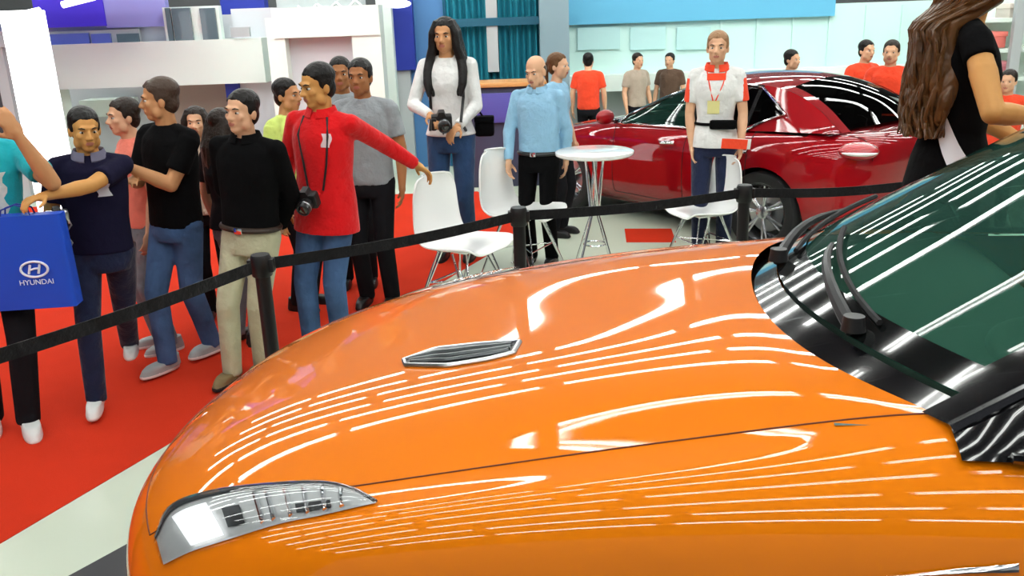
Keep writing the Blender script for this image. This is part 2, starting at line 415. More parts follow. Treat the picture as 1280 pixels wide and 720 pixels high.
def cut_wheels(o, xs, r, ymin, ymax):
    c = MB()
    for x in xs:
        for s in (-1, 1):
            y0, y1 = s*ymin, s*ymax; n = 40
            for q in (0,):
                V = [(x+r*math.cos(2*PI*k/n), y0, r*.93+r*math.sin(2*PI*k/n)) for k in range(n)]+[(x+r*math.cos(2*PI*k/n), y1, r*.93+r*math.sin(2*PI*k/n)) for k in range(n)]
                c.add(V, [tuple(range(n)), tuple(range(2*n-1, n-1, -1))]+[(k, k+n, (k+1) % n+n, (k+1) % n) for k in range(n)])
    cu = mesh('cut', c.V, c.F, M['black_plastic'], None)
    bm = bmesh.new(); bm.from_mesh(cu.data); bmesh.ops.recalc_face_normals(bm, faces=bm.faces); bm.to_mesh(cu.data); bm.free()
    # only drop the faces whose centre lies in the arch: the shell is open, so no solid boolean
    md = o.modifiers.new('b', 'BOOLEAN'); md.object = cu; md.operation = 'DIFFERENCE'; md.solver = 'EXACT'
    new = bpy.data.meshes.new_from_object(o.evaluated_get(bpy.context.evaluated_depsgraph_get()))
    old = o.data; o.modifiers.clear(); o.data = new; new.name = old.name; bpy.data.meshes.remove(old); bpy.data.objects.remove(cu)
def trim_arch(o, xs, r, ymin, kx=1.0):
    """open wheel arches in an open shell: bisect-free, by moving nothing and deleting faces inside the arch after subdividing its rim"""
    bm = bmesh.new(); bm.from_mesh(o.data)
    dead = []
    for f in bm.faces:
        c = f.calc_center_median()
        if abs(c.y) > ymin and any(((c.x-x)*kx)**2+(c.z-r*.93)**2 < r*r for x in xs): dead.append(f)
    bmesh.ops.delete(bm, geom=dead, context='FACES')
    for v in bm.verts:                                     # snap the ragged rim onto the circle
        if abs(v.co.y) > ymin and any(e.is_boundary for e in v.link_edges):
            for x in xs:
                dx, dz = (v.co.x-x)*kx, v.co.z-r*.93; l = math.hypot(dx, dz)
                if l < r*1.12 and l > 1e-6 and v.co.z > .16: v.co.x = x+dx/l*r/kx; v.co.z = r*.93+dz/l*r
    bm.to_mesh(o.data); bm.free()
def patch(top, bot, hit, off, nb=6, bulge=0.0):
    """grid between two pixel curves, each node cast onto the body (hit(px,py)->point,normal) and lifted by off"""
    G = []
    for i, (a, b) in enumerate(zip(top, bot)):
        row = []
        for j in range(nb+1):
            v = j/nb; u = i/(len(top)-1); p, n = hit(a[0]+(b[0]-a[0])*v, a[1]+(b[1]-a[1])*v)
            k = off+bulge*(1-(2*v-1)**2)*(1-(2*u-1)**4); row.append(p+n*k)
        G.append(row)
    return np.array([[tuple(q) for q in r] for r in G])
def resample(pts, n):
    P = np.array(pts, float); l = np.concatenate([[0], np.cumsum(np.linalg.norm(np.diff(P, axis=0), axis=1))])
    s = np.linspace(0, l[-1], n); return np.stack([np.interp(s, l, P[:, k]) for k in range(P.shape[1])], 1)
def smooth_path(pts, n):
    return spline_interp(np.array(pts, float), n)
def spline_interp(P, n):
    k = len(P); out = []
    Q = np.concatenate([[2*P[0]-P[1]], P, [2*P[-1]-P[-2]]])
    for s in np.linspace(0, k-1-1e-9, n):
        i = int(s); t = s-i; a, b, c, d = Q[i], Q[i+1], Q[i+2], Q[i+3]
        out.append(.5*(2*b+(c-a)*t+(2*a-5*b+4*c-d)*t*t+(3*b-a-3*c+d)*t**3))
    return np.array(out)

def greenhouse(rail, center, belt, n=24):
    """rail: [(x,y,z)] from screen base over the roof to rear-glass base; center: [(x,z)] same count; belt(x)->(y,z)"""
    Rl = spline_interp(np.array(rail, float), n*4+1); Ce = spline_interp(np.array([(x, 0, z) for x, z in center], float), n*4+1)
    return Rl, Ce

# ================================================================== ORANGE COUPE
m_or = paint('orange_paint', srgb(230, 124, 0), srgb(206, 100, 0))
m_gap = mat('panel_gap_dark', (.12, .02, .004, 1), .7)
CAR = empty('sports_car', 'glossy orange sports coupe filling the foreground on a low dark platform', 'car', (1.315, 1.981, .274), R(169.06))
CAR.scale = (1.042, 1.0, 1.049)
Y_ = [0, .26, .50, .68, .79, .875, .905, .905, .885, .72]
def row(xs, ys, zs): return list(zip(xs, ys, zs))
OR = [
 row([2.02,2.01,1.96,1.86,1.80,1.76,1.74,1.73,1.72,1.70],[0,.25,.5,.68,.76,.82,.84,.85,.84,.75],[.17]*10),
 row([2.17,2.155,2.09,1.99,1.92,1.84,1.79,1.75,1.72,1.70],[0,.26,.52,.70,.79,.86,.88,.88,.86,.73],[.30,.30,.30,.30,.30,.30,.29,.25,.20,.16]),
 row([2.22,2.20,2.14,2.03,1.95,1.85,1.79,1.74,1.71,1.69],[0,.26,.53,.72,.81,.87,.89,.89,.86,.72],[.46,.46,.46,.455,.45,.44,.41,.33,.22,.16]),
 row([2.20,2.185,2.13,2.01,1.92,1.82,1.76,1.72,1.70,1.68],[0,.26,.52,.70,.79,.855,.885,.89,.87,.72],[.60,.60,.60,.59,.58,.56,.50,.38,.24,.16]),
 row([2.10,2.085,2.01,1.88,1.80,1.72,1.67,1.64,1.62,1.6],[0,.27,.53,.725,.80,.86,.895,.90,.875,.72],[.69,.695,.69,.672,.66,.63,.55,.42,.26,.16]),
 row([1.85,1.835,1.78,1.69,1.63,1.58,1.55,1.53,1.52,1.5],[0,.27,.53,.755,.82,.885,.91,.91,.885,.72],[.785,.786,.79,.735,.745,.705,.61,.45,.27,.16]),
 row([1.48,1.47,1.44,1.40,1.38,1.37,1.36,1.35,1.35,1.35],[0,.27,.53,.765,.83,.895,.925,.92,.89,.72],[.865,.870,.875,.800,.820,.765,.65,.46,.27,.16]),
 row([1.12,1.11,1.08,1.04,1.03,1.02,1.02,1.02,1.02,1.02],[0,.26,.51,.735,.815,.89,.92,.915,.885,.72],[.93,.935,.945,.868,.885,.815,.68,.47,.27,.16]),
 row([.88,.865,.81,.70,.66,.66,.66,.66,.66,.66],[0,.26,.51,.69,.785,.88,.91,.905,.885,.72],[.97,.977,.98,.925,.93,.85,.69,.47,.27,.16]),
 row([.70,.68,.58,.40,.33,.30,.30,.30,.30,.30],[0,.26,.51,.655,.75,.865,.90,.90,.885,.72],[.995,1.0,.995,.98,.955,.86,.69,.47,.27,.16]),
 row([.5,.48,.40,.20,.1,.0,.0,.0,.0,.0],[0,.27,.53,.66,.76,.87,.90,.90,.885,.72],[.985,.985,.975,.965,.955,.87,.69,.47,.27,.16]),
 row([-.5]*10,[0,.26,.5,.69,.775,.875,.905,.90,.885,.72],[.97,.97,.97,.97,.965,.885,.70,.47,.27,.16]),
 row([-1.0]*10,[0,.26,.5,.69,.775,.89,.925,.91,.885,.72],[.99,.99,.99,.99,.985,.90,.71,.47,.27,.16]),
 row([-1.4]*10,[0,.26,.5,.68,.775,.90,.94,.92,.885,.72],[1.02,1.02,1.02,1.015,1.0,.92,.72,.48,.28,.18]),
 row([-1.8,-1.8,-1.79,-1.77,-1.75,-1.72,-1.7,-1.7,-1.7,-1.7],[0,.26,.5,.66,.76,.88,.92,.91,.87,.70],[1.03,1.03,1.03,1.02,1.0,.92,.72,.50,.30,.22]),
 row([-2.15,-2.15,-2.13,-2.09,-2.05,-1.98,-1.93,-1.92,-1.92,-1.9],[0,.26,.5,.64,.73,.84,.88,.87,.84,.68],[1.03,1.03,1.03,1.02,.99,.90,.72,.52,.33,.26]),
 row([-2.28,-2.28,-2.26,-2.20,-2.15,-2.07,-2.0,-1.98,-1.97,-1.95],[0,.26,.5,.63,.71,.80,.84,.84,.81,.66],[.90,.90,.90,.89,.87,.82,.70,.53,.36,.28]),
 row([-2.24,-2.24,-2.22,-2.17,-2.12,-2.06,-2.0,-1.98,-1.97,-1.95],[0,.26,.5,.63,.71,.80,.83,.83,.80,.66],[.30]*10),
]
NS = NT = 8
G = body_surface(OR, NS, NT)
a_, b_ = G.shape[:2]
F = []; which = []
sv = lambda s: s*NS
for i in range(a_-1):
    for j in range(b_-1):
        t = abs((j+.5)/NT-9)                       # 0 at the middle line, 9 at the rocker
        s = (i+.5)/NS
        if t < 4 and 9 < s < 13: continue           # cabin opening
        F.append((i*b_+j, i*b_+j+1, (i+1)*b_+j+1, (i+1)*b_+j))
        if t < 3 and 3.5 < s <= 9: which.append('hood')
        elif s <= 4.2 and not (t < 3 and s > 3.5): which.append('bumper')
        elif t < 3 and s >= 13 and s < 15.3: which.append('boot_lid')
        elif s > 15: which.append('rear_bumper')
        elif t > 4 and t < 8.2 and 9.6 < s < 12.2: which.append('door')
        elif t >= 8.2 and 9.6 < s < 12.2: which.append('sill')
        else: which.append('front_wing' if s < 10.5 else 'rear_wing')
V = G.reshape(-1, 3)
def sub(name, keep, m, parent, split_side=None):
    idx = [k for k, w in enumerate(which) if w == keep and (split_side is None or (V[F[k][0]][1] > 0) == (split_side > 0))]
    used = {}; VV = []; FF = []
    for k in idx:
        q = []
        for v in F[k]:
            if v not in used: used[v] = len(VV); VV.append(V[v])
            q.append(used[v])
        FF.append(q)
    return mesh(name, VV, FF, m, parent)
bvh_or = BVHTree.FromPolygons([CAR.matrix_basis @ Vector(v) for v in V], F)
MWI = None
def or_hit(px, py):
    """photo pixel -> point and outward normal on the orange body, in the car's own frame"""
    global MWI
    if MWI is None: MWI = CAR.matrix_basis.inverted()
    d = Vector(ray(px, py)).normalized(); p, n, _, _ = bvh_or.ray_cast(Vector(CAMP), d)
    if p is None: raise ValueError('pixel misses the car: %s' % ((px, py),))
    if n.dot(d) > 0: n = -n
    return MWI @ p, (MWI.to_3x3() @ n).normalized()
OR_PARTS = {}
OR_PARTS['hood'] = sub('hood', 'hood', m_or, CAR)
OR_PARTS['bumper'] = sub('front_bumper', 'bumper', m_or, CAR)
sub('boot_lid', 'boot_lid', m_or, CAR); sub('rear_bumper', 'rear_bumper', m_or, CAR)
for sd in (1, -1):
    for wn in ('front_wing', 'rear_wing'): trim_arch(sub(wn, wn, m_or, CAR, sd), (1.38, -1.35), .352, .6)
    sub('door', 'door', m_or, CAR, sd); sub('sill', 'sill', m_or, CAR, sd)
trim_arch(OR_PARTS['bumper'], (1.38,), .352, .6)
# panel gaps: hood / wing, hood / bumper, hood rear edge, door edges
def gap(pts, name='panel_gap', r=.002): MB().tube(pts, r, 6).build(name, m_gap, CAR)
jm = 9*NT
for sd in (-1, 1): gap([G[i][jm+sd*3*NT] for i in range(int(3.5*NS), 9*NS+1)])
gap([G[int(3.5*NS)][j] for j in range(jm-3*NT, jm+3*NT+1)])
for sd in (-1, 1):
    for s in (9.6, 12.2): gap([G[int(round(s*NS))][jm+sd*k] for k in range(4*NT, 8*NT)])
# wheel wells and wheels
m_rim = mat('dark_alloy', (.30, .31, .33, 1), .25, .9)
for x in (1.38, -1.35):
    for sd in (-1, 1):
        wheel(CAR, x, sd*.79, .318, .235, m_rim, 10, sd).scale = (1.0, 1, 1)
        n = 24; prof = [[(x+  .352*math.cos(PI*k/n), y, .33+.352*math.sin(PI*k/n)) for k in range(n+1)] for y in (sd*.62, sd*.90)]
        wl_ = MB().grid(prof); wl_.add([(x+.352*math.cos(PI*k/n), sd*.62, .33+.352*math.sin(PI*k/n)) for k in range(n+1)], [tuple(range(n+1))]); wl_.build('wheel_well', M['black_plastic'], CAR)
MB().box((0, 0, .2), (3.9, 1.3, .06), bev=.01).build('underbody', M['black_plastic'], CAR)
# greenhouse
rail = [(.42, .70, .965), (.13, .67, 1.145), (-.15, .625, 1.31), (-.44, .575, 1.43), (-.9, .55, 1.47), (-1.25, .54, 1.42), (-1.55, .57, 1.23), (-1.88, .61, 1.02)]
cent = [(.70, .99), (.36, 1.175), (.02, 1.355), (-.34, 1.475), (-.88, 1.52), (-1.28, 1.47), (-1.62, 1.275), (-1.98, 1.04)]
Rl = spline_interp(np.array(rail), 71); Ce = spline_interp(np.array([(x, 0, z) for x, z in cent]), 71)
def top_pt(i, u):
    r_, c_ = Rl[i], Ce[i]; w = 1-u*u
    return (r_[0]+(c_[0]-r_[0])*w, u*r_[1], r_[2]+(c_[2]-r_[2])*w)
UU = np.linspace(-1, 1, 33)
def top_patch(name, i0, i1, u0, u1, m, off=0, n=24):
    return MB().grid([[np.array(top_pt(i, u))+np.array([0, 0, off]) for u in np.linspace(u0, u1, n)] for i in range(i0, i1+1)]).build(name, m, CAR)
m_ws = glass_mat('windscreen_glass', (.50, .78, .66, 1), haze=(.10, .34, .25, 1)); m_sg = glass_mat('tinted_glass', (.05, .07, .065, 1))
WS0, WS1 = 2, 31
ws = top_patch('windscreen', WS0, WS1, -.94, .94, m_ws, n=40)
# black ceramic band round the glass (printed on it)
m_frit = mat('ceramic_band', (.004, .005, .005, 1), .08, coat=1)
fb = MB()
fb.grid([[np.array(top_pt(i, u))+np.array([.001, 0, .003]) for u in np.linspace(-.94, .94, 40)] for i in range(WS0, WS0+3)])
for sg in (-1, 1): fb.grid([[np.array(top_pt(i, sg*u))+np.array([.001, 0, .003]) for u in (.90, .92, .945)] for i in range(WS0, WS1+1)])
fb.grid([[np.array(top_pt(i, u))+np.array([.001, 0, .003]) for u in np.linspace(-.94, .94, 40)] for i in range(WS1-2, WS1+1)])
fb.build('ceramic_band', m_frit, ws)
top_patch('roof', WS1, 50, -1, 1, m_or); top_patch('rear_window', 50, 69, -.88, .88, m_sg)
for sg in (-1, 1):
    top_patch('windscreen_pillar', 0, WS1, sg*.935, sg, M['gloss_black'], .004, 4)
    top_patch('rear_pillar', 50, 70, sg*.875, sg, m_or, 0, 6)
top_patch('cowl', 0, WS0, -.94, .94, M['gloss_black'], -.012, 40)
# side glass between belt and rail
def belt(x): return (.775, np.interp(x, [-1.9, -1.4, -1.0, -.5, .3, .6], [1.0, 1.0, .985, .965, .955, .95]))
for sg in (-1, 1):
    for nm, i0, i1, m in (('side_window', 4, 40, m_sg), ('side_pillar', 40, 42, M['gloss_black']), ('quarter_window', 42, 54, m_sg), ('rear_quarter', 54, 70, m_or), ('side_mirror_base', 0, 4, M['gloss_black'])):
        g = []
        for i in range(i0, i1+1):
            y_, z_ = belt(Rl[i][0]); A_ = np.array([Rl[i][0], sg*y_, z_-.01]); B_ = np.array([Rl[i][0], sg*Rl[i][1], Rl[i][2]])
            g.append([A_+(B_-A_)*v+np.array([0, sg*.03*v*(1-v), 0]) for v in np.linspace(0, 1, 8)])
        MB().grid(g).build(nm, m, CAR)
    MB().tube([(Rl[i][0], sg*(Rl[i][1]+.004), Rl[i][2]) for i in range(0, 70, 2)], .012, 6).build('roof_trim', M['gloss_black'], CAR)
    MB().tube([(x, sg*(belt(x)[0]+.006), belt(x)[1]) for x in np.linspace(.35, -1.6, 20)], .009, 6).build('window_trim', M['gloss_black'], CAR)
    # door mirror
    mm = MB().ell((-.02, sg*.985, 1.03), (.075, .12, .075)).build('door_mirror', M['gloss_black'], CAR)
    MB().tube([(0, sg*.82, .97), (0, sg*.93, 1.0)], .02, 8).build('mirror_stalk', M['gloss_black'], mm)
    MB().box((-.4, sg*.905, .80), (.2, .03, .03), bev=.012).build('door_handle', M['chrome'], CAR)
    tl = MB().ell((-2.08, sg*.68, .86), (.16, .17, .07)).build('tail_light', mat('tail_red', (.35, .01, .01, 1), .15, coat=1), CAR)
# cabin
m_int = mat('cabin_dark', (.012, .014, .014, 1), .7)
ds = MB()
ds.grid([[(x, y, z) for y in np.linspace(-.68, .68, 12)] for x, z in ((.60, .95), (.36, .965), (.12, .975), (.02, .95), (-.04, .84), (.0, .6))])
ds.ell((.1, .36, .97), (.16, .22, .05)); ds.build('dashboard', mat('dashboard_grey', (.09, .13, .11, 1), .6), CAR)
MB().box((-.6, 0, .36), (2.4, 1.4, .05)).build('cabin_floor', m_int, CAR)
for y in (-.36, .36):
    st = MB(); st.box((-.62, y, .52), (.52, .5, .18), bev=.06); st.box((-.90, y, .84), (.16, .48, .62), bev=.06, ry=R(-16)); st.box((-1.0, y, 1.19), (.1, .26, .16), bev=.04, ry=R(-12))
    st.build('seat', mat('seat_dark', (.02, .022, .024, 1), .6), CAR)
sw = MB(); sw.tube([(-.18+.04*math.sin(a)*1.6, .36+.18*math.cos(a), .90+.17*math.sin(a)) for a in np.linspace(0, 2*PI, 28, endpoint=False)], .014, 8, closed=True)
sw.ell((-.16, .36, .9), (.03, .06, .05)); sw.tube([(-.16, .19, .9), (-.16, .53, .9)], .014, 6); sw.build('steering_wheel', m_int, CAR)
# wipers lie on the lower glass
def on_ws(x_i, u, off=.02):
    i = int(x_i); f_ = x_i-i; p = np.array(top_pt(i, u))*(1-f_)+np.array(top_pt(min(i+1, 70), u))*f_; return p+np.array([.35*off, 0, off])
for (i0, u0), (i1, u1), (b0, c0), (b1, c1) in (((2.2, .60), (5.5, .02), (3.4, .62), (6.6, -.12)), ((2.2, -.10), (5.5, -.62), (3.4, -.12), (6.8, -.80))):
    wp = MB(); pts = [on_ws(i0+(i1-i0)*t, u0+(u1-u0)*t, .012+.02*math.sin(PI*t)) for t in np.linspace(0, 1, 9)]
    wp.tube(pts, [.016-.009*t for t in np.linspace(0, 1, 9)], 8); wp.cone(tuple(pts[0]), tuple(np.array(pts[0])+np.array([0, 0, .03])), .024, .02)
    o = wp.build('wiper', M['black_plastic'], CAR)
    MB().tube([on_ws(b0+(b1-b0)*t, c0+(c1-c0)*t, .012) for t in np.linspace(0, 1, 12)], .007, 6).build('wiper_blade', M['rubber'], o)

# headlights: silver bowl set in the wing, dark brow, lamp block, clear lens over it; drawn where the photo shows the near one, mirrored for the far one
hl_top = resample(spline_interp(np.array([(196, 672), (215, 634), (262, 616), (330, 607), (400, 604), (440, 612), (470, 628)], float), 60), 40)
hl_bot = resample(spline_interp(np.array([(206, 706), (240, 690), (290, 674), (350, 656), (400, 646), (440, 637), (471, 630)], float), 60), 40)
m_hl = mat('headlight_silver', (.90, .92, .92, 1), .25, .3, var=.2, vscale=14)
m_hld = mat('headlight_dark', (.12, .125, .13, 1), .25, .5)
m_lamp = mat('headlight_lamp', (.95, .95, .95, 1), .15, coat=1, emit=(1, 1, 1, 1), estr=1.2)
m_lens = glass_mat('headlight_lens', (.93, .95, .96, 1))
def mirrored(mb):
    o = MB(); o.add([(v[0], -v[1], v[2]) for v in mb.V], [f[::-1] for f in mb.F]); return o
def sl(c, a, b, n=None):
    i0, i1 = int(round(a*(len(c)-1))), int(round(b*(len(c)-1))); return c[i0:i1+1]
def mixc(v): return hl_top+(hl_bot-hl_top)*v
pieces = [('headlight_bowl', m_hl, MB().grid(patch(hl_top, hl_bot, or_hit, .003, 8))),
          ('headlight_brow', m_hld, MB().grid(patch(hl_top, mixc(.10), or_hit, .005, 3))),
          ('lamp_block', m_lamp, MB().grid(patch(sl(mixc(.22), .13, .28), sl(mixc(.92), .16, .31), or_hit, .008, 5))),
          ('headlight_divider', m_hld, MB().grid(patch(sl(mixc(.4), .33, .40), sl(mixc(.8), .33, .40), or_hit, .007, 4))),
          ('headlight_divider', m_hld, MB().grid(patch(sl(mixc(.6), .64, .8), sl(mixc(.85), .64, .8), or_hit, .006, 3)))]
ln = patch(hl_top, hl_bot, or_hit, .009, 10, .012)
for sd in (1, -1):
    root_ = None
    for nm, m, mb in pieces+[('headlight_lens', m_lens, MB().grid(ln))]:
        k = mb if sd > 0 else mirrored(mb); o = k.build('headlight' if root_ is None else nm, m, CAR if root_ is None else root_)
        if root_ is None: root_ = o
    for u in (.5, .56, .63, .70, .78, .86):
        i = int(u*39); pts = [or_hit(*(hl_top[i]+(hl_bot[i]-hl_top[i])*v)) for v in np.linspace(.2, .92, 8)]
        mb = MB().tube([tuple(p+n*.008) for p, n in pts], .005, 6); (mb if sd > 0 else mirrored(mb)).build('headlight_rib', M['chrome'], root_)
    ed = [or_hit(*q) for q in hl_top]
    mb = MB().tube([tuple(p+n*.002) for p, n in ed], .0045, 6); (mb if sd > 0 else mirrored(mb)).build('headlight_seal', m_hld, root_)
# hood scoop
v_top = resample([(505, 452), (545, 438), (600, 432), (650, 429)], 20); v_bot = resample([(508, 458), (560, 459), (610, 451), (642, 443)], 20)
vt = MB().grid(patch(v_top, v_bot, or_hit, .004, 5)).build('hood_vent', mat('vent_dark', (.02, .022, .025, 1), .25, coat=.6), CAR)
for v in (.25, .5, .75):
    c = v_top+(v_bot-v_top)*v; P = [or_hit(*q) for q in c[1:-1]]; MB().tube([tuple(p+n*.007) for p, n in P], .006, 6).build('vent_slat', mat('vent_slat_grey', (.10, .11, .115, 1), .3, .6), vt)
P = [or_hit(*q) for q in list(v_top)+list(v_bot[::-1])]; MB().tube([tuple(p+n*.004) for p, n in P], .006, 6, closed=True).build('vent_rim', M['satin_metal'], vt)

# chrome strip imitating a highlight low on the near wing, by the door
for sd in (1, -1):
    mb = MB().grid(patch(resample([(1105, 719), (1180, 711), (1272, 703)], 16), resample([(1105, 719.5), (1180, 718), (1272, 714)], 16), or_hit, .006, 4, .006)); (mb if sd > 0 else mirrored(mb)).build('wing_highlight', M['chrome'], CAR)
# platform under the orange car
pa, pb = on_z(85, 720, .274), on_z(140, 690, .274); pd = (pb-pa)/np.linalg.norm(pb-pa); pn = np.array([pd[1], -pd[0], 0])
pl = MB(); P = [pa-pd*1.9, pa+pd*1.25, pa+pd*1.25+pn*.9+pd*.25, np.array([1.0, 3.2, 0]), np.array([1.0, 4.15, 0]), np.array([5.2, 4.15, 0]), pa-pd*1.9+pn*6.2]
pl.prism([(v[0], v[1]) for v in P][::-1], .0, .274)
tag(pl.build('platform', mat('platform_dark', (.02, .02, .022, 1), .4), smooth=False), 'low dark display platform under the orange car', 'platform')
# ================================================================== RED SALOON
m_red = paint('red_paint', srgb(158, 3, 16), srgb(90, 0, 8))
rw = on_z(960, 262, .34); ya = R(127); RX = .86
rot = Matrix.Rotation(ya, 3, 'Z'); org = Vector(rw)-rot @ Vector((-1.40*RX, .80, .34))
RCAR = empty('saloon_car', 'dark red saloon car seen from its rear left corner behind the staff woman', 'car', (org.x, org.y, 0), ya); RCAR.scale = (RX, 1, .96)
RR = [
 row([2.22,2.2,2.14,2.02,1.95,1.9,1.87,1.85,1.84,1.82],[0,.26,.52,.70,.78,.83,.85,.86,.85,.76],[.18]*10),
 row([2.40,2.38,2.30,2.14,2.05,1.96,1.91,1.87,1.84,1.82],[0,.27,.54,.72,.80,.86,.88,.885,.86,.74],[.34,.34,.34,.34,.34,.33,.31,.26,.20,.16]),
 row([2.44,2.42,2.34,2.16,2.06,1.96,1.90,1.85,1.82,1.80],[0,.27,.54,.72,.81,.87,.895,.90,.87,.74],[.58,.58,.58,.57,.56,.53,.48,.36,.23,.16]),
 row([2.36,2.34,2.25,2.06,1.98,1.90,1.85,1.82,1.80,1.78],[0,.27,.54,.72,.81,.87,.90,.905,.88,.74],[.74,.74,.735,.72,.70,.66,.57,.42,.26,.16]),
 row([2.05,2.04,1.98,1.88,1.82,1.77,1.74,1.72,1.71,1.70],[0,.27,.54,.72,.82,.89,.915,.92,.89,.74],[.84,.845,.84,.82,.81,.76,.64,.46,.27,.16]),
 row([1.5,1.5,1.48,1.46,1.45,1.45,1.45,1.45,1.45,1.45],[0,.27,.54,.72,.82,.895,.925,.93,.90,.74],[.92,.925,.92,.90,.885,.82,.67,.47,.27,.16]),
 row([1.18,1.17,1.13,1.05,1.0,1.0,1.0,1.0,1.0,1.0],[0,.27,.54,.72,.815,.895,.925,.93,.90,.74],[.975,.98,.975,.96,.94,.855,.69,.47,.27,.16]),
 row([1.0,.99,.92,.80,.7,.6,.6,.6,.6,.6],[0,.27,.54,.72,.81,.89,.92,.92,.90,.74],[.995,1.0,.995,.98,.965,.87,.70,.47,.27,.16]),
 row([0]*10,[0,.27,.54,.70,.80,.89,.92,.92,.90,.74],[.98]*4+[.985,.885,.71,.47,.27,.16]),
 row([-.8]*10,[0,.27,.54,.70,.80,.89,.925,.92,.90,.74],[1.0]*4+[1.005,.90,.72,.47,.27,.16]),
 row([-1.3]*10,[0,.27,.54,.70,.80,.90,.94,.93,.90,.74],[1.04]*4+[1.03,.93,.74,.48,.28,.18]),
 row([-1.75]*10,[0,.27,.52,.70,.80,.90,.935,.925,.90,.74],[1.06,1.06,1.06,1.055,1.03,.945,.75,.50,.30,.20]),
 row([-2.05,-2.05,-2.04,-2.02,-2.0,-1.97,-1.95,-1.94,-1.94,-1.94],[0,.27,.52,.68,.78,.87,.91,.905,.88,.72],[1.06,1.06,1.06,1.05,1.025,.94,.76,.52,.33,.24]),
 row([-2.34,-2.34,-2.32,-2.27,-2.22,-2.15,-2.1,-2.09,-2.08,-2.06],[0,.27,.52,.66,.75,.83,.87,.87,.85,.70],[1.05,1.05,1.05,1.03,1.0,.92,.77,.54,.36,.26]),
 row([-2.46,-2.46,-2.43,-2.36,-2.30,-2.22,-2.16,-2.14,-2.13,-2.10],[0,.27,.52,.66,.74,.81,.85,.855,.83,.68],[.95,.95,.95,.94,.92,.86,.74,.54,.37,.28]),
 row([-2.44,-2.44,-2.42,-2.36,-2.30,-2.22,-2.17,-2.15,-2.14,-2.10],[0,.27,.52,.66,.74,.81,.84,.85,.82,.68],[.60,.60,.60,.60,.59,.57,.53,.45,.36,.30]),
 row([-2.38,-2.38,-2.36,-2.31,-2.26,-2.20,-2.15,-2.13,-2.12,-2.08],[0,.27,.52,.66,.74,.81,.83,.84,.81,.68],[.28]*10),
]
RG = body_surface(RR, 6, 6); ra, rb = RG.shape[:2]; NS2 = 6; rF = []; rW = []
for i in range(ra-1):
    for j in range(rb-1):
        t = abs((j+.5)/NS2-9); s = (i+.5)/NS2
        if t < 4 and 7.4 < s < 11.2: continue
        rF.append((i*rb+j, i*rb+j+1, (i+1)*rb+j+1, (i+1)*rb+j))
        rW.append('hood' if t < 3 and 3 < s <= 7.4 else 'front_bumper' if s <= 3.6 else 'boot_lid' if t < 3 and s < 14.4 and s > 11 else 'rear_bumper' if s > 13.6 else 'front_door' if 6.9 < s < 8.5 and 4 < t < 8.5 else 'rear_door' if 8.5 < s < 9.9 and 4 < t < 8.5 else 'front_wing' if s < 6.9 else 'sill' if s < 9.9 else 'rear_wing')
rV = RG.reshape(-1, 3)
def rsub(name, keep, side=None):
    used = {}; VV = []; FF = []
    for k, w_ in enumerate(rW):
        if w_ != keep or (side and (rV[rF[k][0]][1]+rV[rF[k][2]][1])*side < 0): continue
        q = []
        for v in rF[k]:
            if v not in used: used[v] = len(VV); VV.append(rV[v])
            q.append(used[v])
        FF.append(q)
    return mesh(name, VV, FF, m_red, RCAR)
for n_ in ('hood', 'boot_lid', 'rear_bumper'): rsub(n_, n_)
fbp = rsub('front_bumper', 'front_bumper'); trim_arch(fbp, (1.45,), .385, .6, RX)
for sd in (1, -1):
    for n_ in ('front_wing', 'rear_wing', 'sill', 'front_door', 'rear_door'):
        o = rsub(n_, n_, sd); trim_arch(o, (1.45, -1.40), .385, .6, RX)
m_gap2 = mat('red_panel_gap', (.03, .001, .002, 1), .7)
def rgap(pts): MB().tube(pts, .004, 6).build('panel_gap', m_gap2, RCAR)
rj = 9*NS2
for sd in (-1, 1):
    for s in (6.9, 8.5, 9.9): rgap([RG[int(round(s*NS2))][rj+sd*k] for k in range(4*NS2, 8*NS2+1)])
    rgap([RG[i][rj+sd*3*NS2] for i in range(3*NS2, int(7.4*NS2))]); rgap([RG[i][rj+sd*3*NS2] for i in range(int(11.3*NS2), int(14.4*NS2))])
    # crease along the flank
    rgap([RG[i][rj+sd*8*NS2] for i in range(int(6.9*NS2), int(9.9*NS2))])
m_rim2 = mat('silver_alloy', (.55, .56, .58, 1), .25, .9)
for x in (1.45, -1.40):
    for sd in (-1, 1):
        wheel(RCAR, x, sd*.80, .345, .235, m_rim2, 7, sd).scale = (1/RX, 1, 1/.96)
        n = 24; wl_ = MB().grid([[(x+.385/RX*math.cos(PI*k/n), y, .36+.385*math.sin(PI*k/n)) for k in range(n+1)] for y in (sd*.60, sd*.90)])
        wl_.add([(x+.385/RX*math.cos(PI*k/n), sd*.60, .36+.385*math.sin(PI*k/n)) for k in range(n+1)], [tuple(range(n+1))]); wl_.build('wheel_well', M['black_plastic'], RCAR)
MB().box((0, 0, .22), (4.1, 1.3, .06), bev=.01).build('underbody', M['black_plastic'], RCAR)
rl = spline_interp(np.array([(.78, .715, .985), (.36, .68, 1.15), (-.05, .63, 1.30), (-.45, .585, 1.385), (-.9, .565, 1.40), (-1.35, .575, 1.36), (-1.72, .62, 1.24), (-2.04, .67, 1.05)]), 71)
ce = spline_interp(np.array([(1.05, 0, 1.0), (.6, 0, 1.18), (.15, 0, 1.34), (-.3, 0, 1.445), (-.88, 0, 1.475), (-1.38, 0, 1.435), (-1.78, 0, 1.30), (-2.12, 0, 1.06)]), 71)
def rt(i, u): w = 1-u*u; return np.array((rl[i][0]+(ce[i][0]-rl[i][0])*w, u*rl[i][1], rl[i][2]+(ce[i][2]-rl[i][2])*w))
